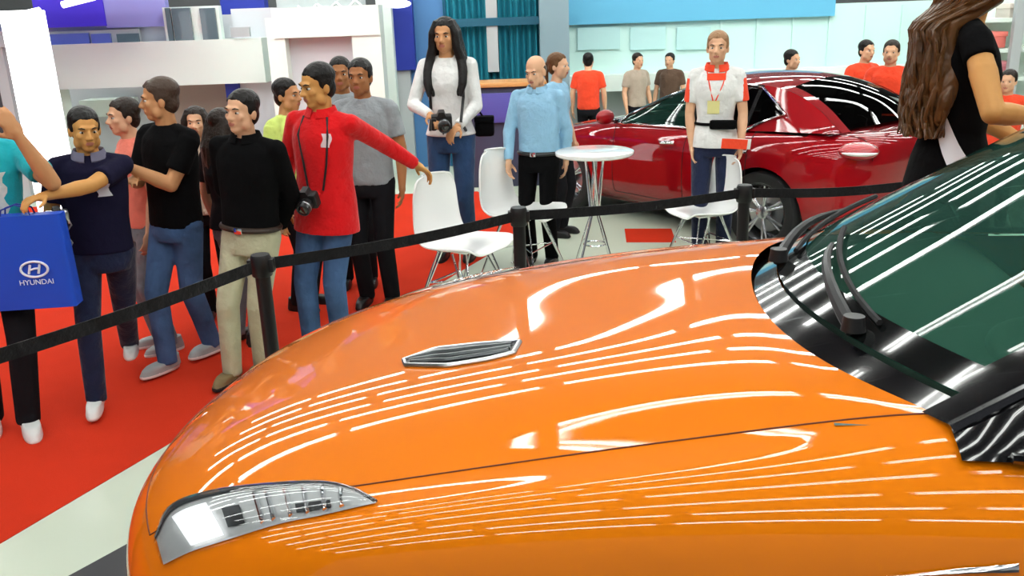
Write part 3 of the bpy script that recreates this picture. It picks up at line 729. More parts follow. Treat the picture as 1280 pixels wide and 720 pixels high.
def rpatch(name, i0, i1, u0, u1, m, off=0, n=20): return MB().grid([[rt(i, u)+np.array([0, 0, off]) for u in np.linspace(u0, u1, n)] for i in range(i0, i1+1)]).build(name, m, RCAR)
m_wg = glass_mat('saloon_glass', (.34, .46, .40, 1), haze=(.05, .2, .15, 1), haze_w=.12); m_rg = glass_mat('saloon_rear_glass', (.10, .09, .09, 1))
rpatch('windscreen', 3, 29, -.93, .93, m_wg); rpatch('cowl', 0, 3, -.94, .94, M['black_plastic'], -.01); rpatch('roof', 29, 50, -1, 1, m_red); rpatch('rear_window', 50, 69, -.86, .86, m_rg)
def rbelt(x): return (.79, np.interp(x, [-2.05, -1.4, -.8, 0, .8], [1.07, 1.045, 1.01, .99, .97]))
for sg in (-1, 1):
    rpatch('windscreen_pillar', 0, 29, sg*.925, sg, m_red, .003, 4); rpatch('rear_pillar', 50, 70, sg*.855, sg, m_red, .003, 6)
    def sd_pt(i, v):
        y_, z_ = rbelt(rl[i][0]); A_ = np.array([rl[i][0], sg*y_, z_-.012]); B_ = np.array([rl[i][0], sg*rl[i][1], rl[i][2]])
        return A_+(B_-A_)*v+np.array([0, sg*.04*v*(1-v), 0])
    def side(name, i0, i1, m, v0=0, v1=1): return MB().grid([[sd_pt(i, v) for v in np.linspace(v0, v1, 8)] for i in range(i0, i1+1)]).build(name, m, RCAR)
    side('mirror_base', 0, 3, M['gloss_black']); side('front_window', 3, 27, m_wg); side('door_pillar', 27, 29, M['gloss_black']); side('rear_window_side', 29, 43, m_rg); side('door_pillar', 43, 44, M['gloss_black'])
    # quarter light narrowing to a point, red pillar round it
    ql = MB(); up_ = MB(); lo_ = MB()
    for (mb, fa, fb_) in ((ql, lambda t: .10+.36*t, lambda t: .92-.46*t), (up_, lambda t: .92-.46*t, lambda t: 1.0), (lo_, lambda t: 0.0, lambda t: .10+.36*t)):
        mb.grid([[sd_pt(i, fa((i-44)/9)+(fb_((i-44)/9)-fa((i-44)/9))*v) for v in np.linspace(0, 1, 6)] for i in range(44, 54)])
    ql.build('quarter_window', m_rg, RCAR); up_.build('rear_pillar', m_red, RCAR); lo_.build('rear_pillar', m_red, RCAR)
    side('rear_quarter', 53, 70, m_red)
    o_ = np.array([0, sg*.012, 0])
    pts = [sd_pt(i, .02)+o_ for i in range(2, 45, 2)]+[sd_pt(44+t*9, .10+.36*t)+o_ if False else sd_pt(int(44+t*9), .06+.40*t)+o_ for t in (.34, .67, 1)]
    pts += [sd_pt(int(44+t*9), .96-.48*t)+o_ for t in (.67, .34, 0)]+[sd_pt(i, .97)+o_ for i in range(42, 2, -2)]
    MB().tube(pts, .013, 8, closed=True).build('window_trim', M['chrome'], RCAR)
    mm = MB().ell((.66, sg*1.0, 1.05), (.07, .11, .075)).build('door_mirror', m_red, RCAR); MB().tube([(.68, sg*.82, .99), (.68, sg*.95, 1.02)], .02, 8).build('mirror_stalk', M['gloss_black'], mm)
    for x in (-.18, -1.12): MB().tube([(x+.1, sg*.915, .85), (x+.05, sg*.945, .855), (x-.05, sg*.945, .86), (x-.1, sg*.92, .86)], .016, 8).build('door_handle', M['chrome'], RCAR)
    tl = MB().ell((-2.24, sg*.70, .93), (.18, .15, .075)).build('tail_light', mat('saloon_tail', (.45, .02, .03, 1), .1, coat=1), RCAR)
    MB().ell((-2.26, sg*.72, .925), (.165, .14, .03)).build('reverse_lamp', M['white_gloss'], tl)
    MB().ell((2.13, sg*.66, .70), (.22, .16, .06)).build('headlight', M['white_gloss'], RCAR)
MB().box((-2.46, 0, .72), (.03, .5, .13), bev=.01).build('number_plate_recess', M['black_plastic'], RCAR)
MB().box((-2.47, 0, .86), (.03, .6, .03), bev=.01).build('boot_strip', M['chrome'], RCAR)
gr_ = MB()
for k in range(5): gr_.box((2.42, 0, .44+k*.045), (.04, .8, .02), bev=.006)
gr_.build('grille', M['chrome'], RCAR)
it = MB(); it.grid([[(x, y, z) for y in np.linspace(-.7, .7, 8)] for x, z in ((1.0, .97), (.7, 1.0), (.45, .98), (.4, .8))]); it.build('dashboard', M['black_plastic'], RCAR)
MB().box((-.6, 0, .4), (2.7, 1.4, .05)).build('cabin_floor', M['black_plastic'], RCAR)
m_seat = mat('saloon_seat', (.10, .085, .075, 1), .7)
for x, ys in ((-.25, (-.37, .37)), (-1.25, (-.35, .35))):
    for y in ys:
        st = MB(); st.box((x+.1, y, .58), (.52, .52, .2), bev=.06); st.box((x-.2, y, .88), (.16, .5, .6), bev=.06, ry=R(-15)); st.box((x-.29, y, 1.2), (.1, .26, .15), bev=.04, ry=R(-12)); st.build('seat', m_seat, RCAR)
# ================================================================== PEOPLE
SKIN = {k: mat('skin_'+k, srgb(*v), .55, var=.08, vscale=20, spec=.35) for k, v in dict(tan=(196, 142, 98), light=(216, 168, 134), brown=(160, 106, 66), gold=(204, 148, 84)).items()}
m_lip = mat('lips', srgb(184, 112, 96), .5); m_eye = mat('eye_white', (.5, .49, .46, 1), .5); m_iris = mat('iris', (.02, .012, .008, 1), .15)
HAIR = {k: mat('hair_'+k, srgb(*v), .45, bump=('noise', 45, .7, .012), spec=.3) for k, v in dict(black=(20, 16, 15), dark=(38, 28, 22), brown=(92, 60, 30), fair=(150, 112, 78), cropped=(70, 54, 44)).items()}
TILT = 0.0      # sideways sway of the figure being built, degrees
def unit(v): return Vector(v).normalized()
def ik(sh, hand, pole, l1, l2):
    sh, hand, pole = Vector(sh), Vector(hand), Vector(pole); d = hand-sh; L = d.length; mx = (l1+l2)*.985
    if L > mx: hand = sh+d*(mx/L); d = hand-sh; L = mx
    a = (l1*l1-l2*l2+L*L)/(2*L); h = math.sqrt(max(l1*l1-a*a, 0)); x = d/L
    q = pole-sh; q = q-x*q.dot(x)
    if q.length < 1e-4: q = Vector((0, 1, -.3))-x*Vector((0, 1, -.3)).dot(x)
    return sh+x*a+q.normalized()*h, hand
def add_hand(mb, wrist, d, n, side, curl=.35, s=1.0):
    """wrist, pointing direction d, palm normal n; five fingers, thumb on the side of the palm"""
    d = unit(d); n = Vector(n); n = (n-d*n.dot(d)).normalized(); lat = d.cross(n)*side    # towards the thumb
    rot = np.array([list(lat), list(d), list(n)]).T
    mb.ell(tuple(Vector(wrist)+d*.047), (.041*s, .056*s, .017*s), 10, rot)
    mb.cap(tuple(Vector(wrist)-d*.01), tuple(Vector(wrist)+d*.03), .024*s, .026*s, 10)
    for off, ln, c in ((.031, .074, .9), (.0105, .083, 1.0), (-.0105, .078, 1.05), (-.031, .060, 1.15)):
        p = Vector(wrist)+d*(.092-abs(off)*.25)+lat*off; a = 0; dd = d+lat*off*1.2
        for k, f in enumerate((.46, .30, .24)):
            a += curl*c*(.8 if k == 0 else 1.0); v = (dd.normalized()*math.cos(a)+n*math.sin(a)); q = p+v*ln*f*1.05
            mb.cap(tuple(p), tuple(q), (.0098-.0012*k)*s, (.0090-.0012*k)*s, 8); p = q
    p = Vector(wrist)+d*.022+lat*.03; v = (d*.62+lat*.62+n*.38).normalized(); q = p+v*.045; mb.cap(tuple(p), tuple(q), .013*s, .011*s, 8)
    v2 = (d*.85+lat*.15+n*.45).normalized(); mb.cap(tuple(q), tuple(q+v2*.034), .011*s, .0088*s, 8)

def person(label, at, s, yaw, fem=False, skin='tan', hair='black', style='short', head_yaw=0, head_pitch=0, feet=None, arms=None, shirt=None, pants=None, shoes=None, vox=.0065, group=None, extra=None, curl=(.4, .4), hem=.90, sleeve='short', collar=False, belt=None, lean=0.0, skirt=None, body_scale=1.0, palm=None):
    """at: world floor point; s: size against a 1.75 m figure; yaw: 0 faces the camera side (-Y), 90 faces +X.
    arms: {'L'|'R': (hand, elbow hint)} in local metres; feet: {'L'|'R': (x, y)}"""
    P = empty('person', label, 'person', at, R(yaw), group); P.matrix_basis = Matrix.Translation(Vector(at)) @ Matrix.Rotation(R(TILT), 4, 'Y') @ Matrix.Rotation(R(yaw), 4, 'Z') @ Matrix.Scale(s, 4)
    wd = .92 if fem else 1.0
    sx = .178*wd; shz = 1.42
    HC = Vector((0, -.035-lean*.9, 1.625)); hy = R(head_yaw); hp = R(head_pitch)
    HR = Matrix.Rotation(hy, 3, 'Z') @ Matrix.Rotation(hp, 3, 'X')
    H = lambda x, y, z: tuple(HC+HR @ Vector((x, y, z)))
    Hrot = np.array(HR)
    b = MB()
    # head
    b.ell(H(0, .014, .036), (.074, .094, .084), 16, Hrot); b.ell(H(0, -.016, -.028), (.063, .073, .088), 16, Hrot); b.ell(H(0, -.048, -.09), (.034, .034, .027) if not fem else (.025, .030, .024), 10, Hrot)
    b.cap(H(0, -.086, .004), H(0, -.106, -.03), .008, .0125, 8)
    for q in (-1, 1):
        b.ell(H(q*.012, -.095, -.034), (.009, .011, .008), 8, Hrot); b.ell(H(q*.036, -.060, -.022), (.024, .022, .022), 8, Hrot); b.ell(H(q*.075, .012, -.012), (.011, .02, .032), 8, Hrot)
        b.ell(H(q*(.05 if not fem else .040), -.02, -.065), (.02, .03, .035), 8, Hrot)
    b.cap(H(-.034, -.079, .022), H(.034, -.079, .022), .013 if not fem else .009, .013 if not fem else .009, 8)
    b.cap(H(-.018, -.0855, -.057), H(.018, -.0855, -.057), .0075, .0075, 8); b.cap(H(-.015, -.083, -.068), H(.015, -.083, -.068), .008, .008, 8)
    b.cap(H(0, .012, -.07), (0, -lean*.7+.0, 1.44), .054*wd, .062*wd, 14)
    # trunk
    L = lambda z: -lean*max(0, z-.95)/.5
    tors = [(.84, .135, .105), (.95, .15, .115), (1.05, .135*wd, .10), (1.15, .135*wd, .10), (1.28, .155*wd, .11), (1.38, .15*wd, .10), (1.45, .09, .07), (1.48, .06, .055)]
    b.loft([(0, L(z), z, rx, ry) for z, rx, ry in tors], 20)
    ft = feet or {}
    fp = {'L': ft.get('L', (.095, -.02)), 'R': ft.get('R', (-.095, -.02))}
    JT = {}
    for q, sg in (('L', 1), ('R', -1)):
        hip = Vector((sg*.09, 0, .91)); fx, fy = fp[q][:2]; fz = fp[q][2] if len(fp[q]) > 2 else 0
        an = Vector((fx, fy+.03, .085+fz)); kn, an = ik(hip, an, hip*.5+an*.5+Vector((sg*.02, -.5, 0)), .43, .415)
        JT[q] = (hip, kn, an)
        b.cap(tuple(hip), tuple(kn), .078, .052, 12); b.cap(tuple(kn), tuple(kn.lerp(an, .35)), .05, .054, 12); b.cap(tuple(kn.lerp(an, .35)), tuple(an), .054, .036, 12)
        b.cap(tuple(an+Vector((0, .03, -.045))), tuple(an+Vector((sg*.015, -.15, -.055))), .032, .026, 8)
    ar = arms or {}; AJ = {}
    for q, sg in (('L', 1), ('R', -1)):
        sh = Vector((sg*sx, L(shz)+.005, shz)); hd, pole = ar.get(q, ((sg*.255, -.07, .86), (sg*.33, .15, 1.12)))
        el, wr = ik(sh, hd, pole, .29, .255); AJ[q] = (sh, el, wr)
        b.cap(tuple(sh), tuple(sh.lerp(el, .45)), .042*wd, .047*wd, 12); b.cap(tuple(sh.lerp(el, .45)), tuple(el), .049*wd, .040*wd, 12); b.cap(tuple(el), tuple(el.lerp(wr, .3)), .040*wd, .043*wd, 12); b.cap(tuple(el.lerp(wr, .3)), tuple(wr), .043*wd, .026*wd, 12)
        d = (wr-el).normalized(); nrm = Vector((-sg*.8, -.2, 0)) if d.z < -.6 else Vector((0, 0, -1)) if abs(d.z) < .7 else Vector((0, 1, 0))
        if palm and q in palm: nrm = Vector(palm[q])
        add_hand(b, wr, d, nrm, (1 if sg > 0 else -1), curl[0 if q == 'L' else 1], 1.0 if not fem else .92)
    body = remesh(b, 'body', [SKIN[skin], m_lip], P, vox, 2)
    lc = np.array(HC+HR @ Vector((0, -.092, -.0625))); inv = Hrot.T
    def lipf(c):
        q = (c-lc) @ inv.T; return ((q[:, 0]/.024)**2+(q[:, 1]/.016)**2+(q[:, 2]/.0105)**2 < 1)
    setmat(body, lipf)
    for q in (-1, 1):
        e = MB(); e.ell(H(q*.031, -.0725, .0), (.0125, .0108, .0070), 8, Hrot); e.mi = 1; e.ell(H(q*.031, -.0815, .0), (.0058, .0045, .0062), 6, Hrot); e.build('eye', [m_eye, m_iris], P)
        if vox < .009: MB().tube([H(q*.017, -.0925, .0205), H(q*.034, -.090, .026), H(q*.05, -.077, .021)], [.003, .0042, .002], 6).build('eyebrow', HAIR['dark' if hair in ('fair', 'brown', 'cropped') else hair], P)
    # hair
    if style != 'none':
        h = MB(); hm = HAIR[hair]
        if style in ('short', 'long', 'tied', 'cap'):
            h.ell(H(0, .024, .050), (.081, .095, .079), 14, Hrot); h.ell(H(0, .048, -.012), (.069, .058, .074), 12, Hrot)
            for q in (-1, 1): h.ell(H(q*.066, .018, .022), (.017, .042, .045), 10, Hrot)
            for k in range(9):                                       # uneven fringe
                a = -1+k/4; h.cap(H(a*.055, -.045+.02*abs(a), .098-.02*abs(a)), H(a*.060, -.070+.03*abs(a), .078-.018*abs(a)), .014, .009, 6)
        if style == 'balding':
            h.ell(H(0, .05, .0), (.074, .064, .062), 12, Hrot)
            for q in (-1, 1): h.ell(H(q*.064, .03, .008), (.0155, .036, .035), 10, Hrot)
        if style == 'long':
            for q in (-1, 1):
                for k in range(4):
                    y0 = -.03+.028*k
                    pts = [H(q*.05, y0*.7, .10), H(q*.082, y0, .02), H(q*.088, y0, -.08)]+[tuple(Vector((q*(.112+.016*math.sin(k*2.1+j)-.006*k), HC.y+y0*1.2-.03*j*(1 if k < 2 else -.3)+.02, 1.46-.082*j))) for j in range(4)]
                    h.tube(pts, [.02, .028, .032, .036, .036, .030, .012], 8)
            for k in range(7):
                a = -1+k/3; h.tube([H(a*.06, .06, .06), H(a*.075, .09, -.05)]+[tuple(Vector((a*.10, HC.y+.115+.012*math.sin(k*1.7+j), 1.48-.11*j))) for j in range(4)], [.03, .034, .036, .036, .032, .016], 8)
        if style == 'tied':
            h.ell(H(0, .105, .02), (.034, .034, .034), 8, Hrot); h.tube([H(0, .12, .02), H(0, .14, -.06), H(0, .12, -.16)], [.024, .028, .008], 8)
        remesh(h, 'hair', hm, P, .006 if vox < .009 else .009, 1)
    # shirt
    o = MB(); T = L
    if skirt is None:
        if fem: rings = [(hem, .188, .150), (.98, .170, .132), (1.09, .138, .108), (1.2, .15, .118), (1.30, .165, .135), (1.38, .162, .118), (1.435, .135, .09), (1.475, .075, .066)]
        else: rings = [(hem, .178 if hem > .86 else .205, .132 if hem > .86 else .155), (1.0, .172 if hem > .86 else .188, .128 if hem > .86 else .142), (1.12, .170, .126), (1.24, .182, .130), (1.33, .188, .128), (1.40, .178, .112), (1.45, .13, .085), (1.485, .076, .068)]
    else:
        rings = [(skirt, .20, .16), (.70, .20, .155), (.90, .185, .150), (1.0, .165, .132), (1.09, .134, .106), (1.2, .148, .118), (1.29, .162, .138), (1.37, .16, .118), (1.43, .13, .09), (1.455, .10, .075)]
    o.loft([(0, T(z), z, rx, ry) for z, rx, ry in rings], 28)
    for q, sg in (('L', 1), ('R', -1)):
        sh, el, wr = AJ[q]; o.ell(tuple(sh+Vector((-sg*.012, 0, -.006))), (.062*wd, .060*wd, .056*wd), 10); o.cap((sg*.07, T(1.46), 1.452), tuple(sh+Vector((0, 0, .004))), .044, .050, 10)
        if sleeve == 'long': o.cap(tuple(sh), tuple(el), .059*wd, .052*wd, 14); o.cone(tuple(el), tuple(el.lerp(wr, .97)), .054*wd, .039*wd, 14)
        elif sleeve == 'short': o.cone(tuple(sh), tuple(sh.lerp(el, .70)), .060*wd, .064*wd, 16)
        elif sleeve == 'cap': o.cone(tuple(sh), tuple(sh.lerp(el, .28)), .058*wd, .058*wd, 16)
    cl = remesh(o, 'dress' if skirt else 'shirt', shirt, P, .009 if vox < .009 else .014, 5)
    if collar: 
        c = MB(); ring = []
        for k in range(25):
            a = PI*(-.5+.06+k/24*1.88); ring.append((.078*math.cos(a), T(1.47)-.004+.070*math.sin(a), 1.475-.018*max(0, -math.sin(a))))
        c.grid([[(x*f, y*f+T(1.47)*(1-f), z+dz) for x, y, z in ring] for f, dz in ((.94, .03), (1.02, .042), (1.28, -.004), (1.22, -.012))]); c.build('collar', collar, P)
    # trousers, belt, shoes
    if pants is not None:
        t = MB(); t.loft([(0, 0, z, rx, ry) for z, rx, ry in ((.81, .15, .125), (.86, .168, .132), (.95, .166, .124), (1.01, .158, .118))], 24)
        for q in 'LR':
            hip, kn, an = JT[q]; t.cap(tuple(hip), tuple(kn), .092, .068, 14); t.cap(tuple(kn), tuple(kn.lerp(an, .5)), .068, .064, 14); t.cone(tuple(kn.lerp(an, .5)), tuple(an+Vector((0, 0, -.035))), .064, .058, 14)
        remesh(t, 'trousers', pants, P, .009 if vox < .009 else .014, 4)
    if belt is not None:
        MB().tube([(.172*math.cos(a), .130*math.sin(a), .965) for a in np.linspace(0, 2*PI, 36, endpoint=False)], .017, 8, closed=True).build('belt', belt, P)
        MB().box((0, -.146, .965), (.05, .012, .036), bev=.004).build('belt_buckle', M['chrome'], P)
    for q, sg in (('L', 1), ('R', -1)):
        an = JT[q][2]; bs = Vector((an.x, an.y, an.z-.085)); k = MB(); ms = shoes or [M['black_plastic'], M['black_plastic']]
        k.loft([(bs.x+sg*.008, bs.y-.055, bs.z+z, rx, ry) for z, rx, ry in ((.0, .043, .135), (.012, .047, .142), (.026, .046, .140), (.026, .044, .137), (.05, .043, .122), (.068, .04, .085))], 24, .85)
        k.loft([(bs.x, bs.y+.02, bs.z+z, rx, ry) for z, rx, ry in ((.03, .042, .07), (.075, .043, .06), (.105, .045, .055))], 18)
        sh_ = remesh(k, 'shoe', ms, P, .007 if vox < .009 else .012, 2); setmat(sh_, lambda c, z0=bs.z: c[:, 2] < z0+.024)
    tree = None
    def front(x, z):
        nonlocal tree
        if tree is None:
            me = cl.data; tree = BVHTree.FromPolygons([v.co for v in me.vertices], [p.vertices for p in me.polygons])
        h_ = tree.ray_cast(Vector((x, -1, z)), Vector((0, 1, 0)))[0]
        return np.array(h_ if h_ is not None else (x, -.13, z))
    P_info = dict(root=P, front=front, AJ=AJ, JT=JT, H=H, HC=HC, cl=cl)
    return P_info
def print_patch(I, x0, x1, z0, z1, m, name='shirt_print', parent=None, n=10, wob=0):
    rows_ = [[I['front'](x, z)+np.array([0, -.004, 0]) for x in np.linspace(x0+wob*math.sin(z*90), x1+wob*math.cos(z*70), n)] for z in np.linspace(z0, z1, n)]
    return MB().grid(rows_).build(name, m, parent or I['root'])
def strap(I, pts, r=.006, m=None, name='strap', off=.006):
    return MB().tube([tuple(I['front'](x, z)+np.array([0, -off, 0])) if len(p_) == 2 else p_ for p_ in pts for x, z in [(p_[0], p_[-1])]], r, 6).build(name, m or M['black_plastic'], I['root'])
def loc_of(at, s, yaw):
    """world point -> person's local metres"""
    inv_ = (Matrix.Translation(Vector(at)) @ Matrix.Rotation(R(TILT), 4, 'Y') @ Matrix.Rotation(R(yaw), 4, 'Z') @ Matrix.Scale(s, 4)).inverted()
    return lambda p: tuple(inv_ @ Vector(p))
def stand(px, py, top, base=0.0):
    """floor point seen at (px,py) and the size that puts the crown on photo row top"""
    p = on_z(px, py, base); # crown stands above the feet: find its photo column by projecting
    for h in np.linspace(1.2, 2.3, 221):
        if proj((p[0], p[1], base+h))[1] <= top: break
    return p, h/1.745
def far(px, Y, top):
    p = at_y(px, top, Y); return np.array([p[0], p[1], 0]), p[2]/1.745
def make_camera(label, at, yaw=0, pitch=0, s=1.0, group=None):
    c = empty('camera', label, 'camera', at, R(yaw), group); c.scale = (s, s, s); c.rotation_euler = (R(pitch), 0, R(yaw))
    MB().box((0, 0, 0), (.13, .06, .09), bev=.012).box((-.05, -.03, -.005), (.035, .03, .08), bev=.012).build('camera_body', M['black_plastic'], c)
    MB().prism([(-.028, .04), (.028, .04), (.018, .068), (-.018, .068)], -.03, .03, 'XZ').build('viewfinder', M['black_plastic'], c, smooth=False)
    l = MB().lathe([(0, -.03), (.034, -.03), (.035, -.06), (.038, -.062), (.038, -.10), (.034, -.104), (.03, -.10), (0, -.096)], 28, 'Y', (.012, 0, -.003)).build('lens', mat('lens_barrel', (.015, .015, .016, 1), .3), c)
    MB().lathe([(.0385, -.066), (.0395, -.068), (.0395, -.074), (.0385, -.076)], 28, 'Y', (.012, 0, -.003)).build('lens_ring', M['satin_metal'], l)
    MB().ell((.012, -.097, -.003), (.029, .008, .029)).build('front_glass', M['gloss_black'], l)
    return c
CL = lambda n, r, g, bl, **k: cloth(n, srgb(r, g, bl), **k)
c_teal = CL('cloth_teal', 32, 178, 190); c_navy = mat('cloth_navy', srgb(24, 22, 46), .9, bump=('noise', 9, .6, .02), spec=.15); c_black = mat('cloth_black', (.0025, .0025, .003, 1), .9, bump=('noise', 9, .6, .02), spec=.12); c_red = CL('cloth_red', 214, 14, 20); c_pink = CL('cloth_salmon', 236, 130, 110)
c_yel = CL('cloth_yellow_green', 206, 226, 120); c_white = CL('cloth_white', 226, 226, 224, b=.9); c_lblue = CL('cloth_light_blue', 140, 184, 212); c_grey = CL('cloth_grey', 140, 146, 150); c_orange = CL('cloth_orange', 236, 72, 40); c_beige = CL('cloth_beige', 170, 156, 140)
c_jean = mat('denim_blue', srgb(70, 98, 140), .9, bump=('noise', 7, .8, .04), var=.75, vscale=5, spec=.2); c_djean = cloth('denim_dark', srgb(26, 34, 62), var=.3); c_gjean = cloth('denim_grey', srgb(116, 120, 128), var=.35); c_mjean = cloth('denim_mid', srgb(42, 70, 108), var=.3); c_khaki = CL('cloth_khaki', 184, 182, 152); c_dark = mat('cloth_charcoal', srgb(24, 24, 28), .9, bump=('noise', 9, .6, .02), spec=.15)
wh_sh = [mat('shoe_white', (.75, .76, .75, 1), .5), M['white_plastic']]; gr_sh = [mat('shoe_grey', (.34, .36, .36, 1), .6), M['white_plastic']]; br_sh = [mat('shoe_brown', srgb(74, 52, 34), .5), M['rubber']]; bk_sh = [mat('shoe_black', (.012, .012, .013, 1), .35), M['rubber']]; tan_sh = [mat('shoe_tan', srgb(120, 100, 66), .6), M['rubber']]

def px_arm(at, s, yaw, hand, elbow):
    """hand/elbow as (px, py, dY) at the figure's own depth plus dY"""
    f = loc_of(at, s, yaw); g = lambda q: f(at_y(q[0], q[1], at[1]+q[2])); return (g(hand), g(elbow))
def px_foot(at, s, yaw, px, py):
    f = loc_of(at, s, yaw)(on_z(px, py, 0)); return (f[0], f[1], f[2])
# ---- far left: teal shirt, hand to the face
at, s = stand(18, 530, 104); yw = 32; TILT = 4.0
I = person('person in a teal printed shirt raising one hand at the far left edge', at, s, yw, skin='tan', hair='black', arms={'L': px_arm(at, s, yw, (24, 172, -.14), (74, 238, -.05))}, head_yaw=-10,
           shirt=c_teal, pants=c_dark, shoes=wh_sh, feet={'L': px_foot(at, s, yw, 38, 541)}, curl=(.25, .4), palm={'L': (-.3, .9, 0)})
print_patch(I, -.06, .10, 1.12, 1.34, mat('print_white', (.75, .77, .74, 1), .8, var=.3, vscale=30), wob=.012)
print_patch(I, -.07, -.01, 1.10, 1.20, mat('print_orange', srgb(220, 110, 60), .8), wob=.01)
# ---- navy polo
p1, p2 = on_z(126, 524, 0), on_z(165, 462, 0); at = (p1*.55+p2*.45); at[0] += .03; TILT = 2.5
_, s = stand(*[round(v) for v in proj(at)], 134); yw = 18
I = person('person in a navy polo shirt with white shoes stretching one forearm to the left', at, s, yw, skin='gold', hair='black', head_yaw=18, head_pitch=6,
           arms={'L': px_arm(at, s, yw, (50, 248, -.42), (148, 236, -.12))}, feet={'R': px_foot(at, s, yw, 122, 518), 'L': px_foot(at, s, yw, 165, 458)},
           shirt=c_navy, pants=c_djean, shoes=wh_sh, collar=mat('collar_grey', srgb(110, 108, 130), .8), curl=(.55, .5), hem=.92)
print_patch(I, .03, .10, 1.26, 1.34, mat('crest_white', (.7, .7, .76, 1), .8), wob=.008)
NAVY = I
TILT = 0
# ---- salmon shirt behind
at, s = far(157, 5.35, 122)
person('person in a salmon pink shirt half hidden behind the man in the black T-shirt', at, s, -50, skin='light', hair='dark', shirt=c_pink, pants=c_gjean, vox=.008, shoes=gr_sh)
TILT = 3.0
# ---- black T-shirt, blue jeans
at, s = stand(238, 456, 98); yw = -30
person('person in a black T-shirt and faded blue jeans with folded arms looking left', at, s, yw, skin='tan', hair='cropped', head_yaw=-42, head_pitch=4,
       arms={'L': px_arm(at, s, yw, (158, 208, -.28), (238, 214, -.10)), 'R': px_arm(at, s, yw, (166, 226, -.22), (176, 222, .1))}, feet={'R': px_foot(at, s, yw, 206, 468), 'L': px_foot(at, s, yw, 262, 444)},
       shirt=c_black, pants=c_jean, shoes=gr_sh, curl=(.5, .3))
TILT = 0
# ---- two women behind
at, s = far(243, 5.95, 133)
person('person with long dark hair in a cream top behind the black T-shirt', at, s, 10, fem=True, skin='light', hair='dark', style='long', shirt=CL('cloth_cream', 200, 180, 160), pants=c_dark, vox=.008)
at, s = far(272, 5.4, 136)
person('person with dark brown hair in dark clothes just left of the man in khaki trousers', at, s, 150, fem=True, skin='light', hair='dark', style='long', shirt=c_dark, pants=c_gjean, vox=.008)
# ---- black shirt, khaki trousers
TILT = 4.0; at, s = stand(324, 473, 112); yw = -14
I = person('person in a long-sleeved black shirt and pale khaki trousers behind the barrier post', at, s, yw, skin='light', hair='black', head_yaw=-12, arms={'L': ((.10, .17, .93), (.36, .12, 1.12)), 'R': ((-.09, .17, .95), (-.36, .12, 1.12))},
       feet={'R': px_foot(at, s, yw, 288, 480), 'L': px_foot(at, s, yw, 326, 468)}, shirt=c_black, sleeve='long', pants=c_khaki, shoes=tan_sh, belt=mat('belt_brown', srgb(48, 34, 26), .5), hem=.965, collar=c_black)
TILT = 0
# ---- yellow-green shirt
at, s = far(352, 6.1, 98); yw = 70
person('person in a yellow-green T-shirt turned right behind the man in khaki trousers', at, s, yw, skin='tan', hair='black', shirt=c_yel, pants=c_dark, vox=.008, arms={'L': px_arm(at, s, yw, (392, 150, -.1), (385, 190, .1))})
# ---- red shirt
TILT = 3.0; at, s = stand(416, 446, 79); yw = -22
I = person('person in a loose red shirt and jeans leaning one arm on a white chair back', at, s, yw, skin='gold', hair='black', head_yaw=-26, head_pitch=10,
       arms={'L': px_arm(at, s, yw, (530, 212, .30), (490, 185, .25)), 'R': ((-.31, -.02, .80), (-.40, .12, 1.1))}, feet={'R': px_foot(at, s, yw, 388, 446), 'L': px_foot(at, s, yw, 424, 440)},
       shirt=c_red, sleeve='long', pants=c_jean, shoes=br_sh, collar=c_red, hem=.80, curl=(.5, .45), palm={'L': (0, 0, -1)})
RED = I
print_patch(I, .07, .115, 1.30, 1.375, mat('crest_pale', (.72, .55, .56, 1), .8), 'chest_emblem', wob=.006)
cam_p = Vector(I['front'](.02, 1.02))+Vector((0, -.075, 0)); W_ = I['root'].matrix_basis @ cam_p
make_camera('black camera with a lens hanging on the belly of the red-shirted person', W_, yw+8, 24, 1.0)
strap(I, [(-.075, 1.46), (-.09, 1.36), (-.05, 1.2), (-.02, 1.06)], .006, name='camera_strap'); strap(I, [(.075, 1.46), (.10, 1.36), (.09, 1.2), (.07, 1.06)], .006, name='camera_strap')
TILT = 0
# ---- two behind the red shirt
at, s = far(450, 6.1, 73)
person('person in a grey shirt and black trousers right behind the red-shirted person', at, s, -10, skin='brown', hair='black', shirt=c_grey, pants=c_dark, shoes=bk_sh, vox=.008)
at, s = far(424, 6.6, 71)
person('person with short black hair mostly hidden behind the head of the red-shirted person', at, s, 5, skin='brown', hair='black', shirt=c_grey, pants=c_dark, vox=.008)
# ---- white sweater
at, s = stand(572, 322, 22); yw = -8
I = person('person with long black hair in a white sweater holding a camera', at, s, yw, fem=True, skin='tan', hair='black', style='long', head_yaw=-4, head_pitch=4,
       arms={'R': px_arm(at, s, yw, (538, 144, -.30), (498, 158, -.02)), 'L': px_arm(at, s, yw, (572, 158, -.28), (616, 166, 0))}, shirt=c_white, sleeve='long', pants=c_mjean, shoes=bk_sh, hem=.93, curl=(.6, .6))
make_camera('black camera held at the chest by the person in the white sweater', at_y(552, 152, at[1]-.36), yw+14, 14, 1.25)
for q in (-1, 1): strap(I, [(q*.12, 1.44), (q*.125, 1.34), (q*.12, 1.2), (q*.125, 1.05), (q*.13, .97)], .011, name='backpack_strap')
strap(I, [(.02, 1.08), (.03, 1.0), (.035, .95)], .006, name='hanging_cord'); strap(I, [(-.03, 1.08), (-.03, 1.0), (-.025, .95)], .006, name='hanging_cord')
hb = I['root'].matrix_basis @ Vector((.24, .06, .98))
t = empty('hip_bag', 'small black bag at the hip of the person in the white sweater', 'bag', hb)
MB().box((0, 0, 0), (.16, .1, .17), bev=.03).build('bag_body', c_black, t); MB().box((0, -.02, .06), (.165, .1, .05), bev=.015).build('bag_flap', c_black, t)
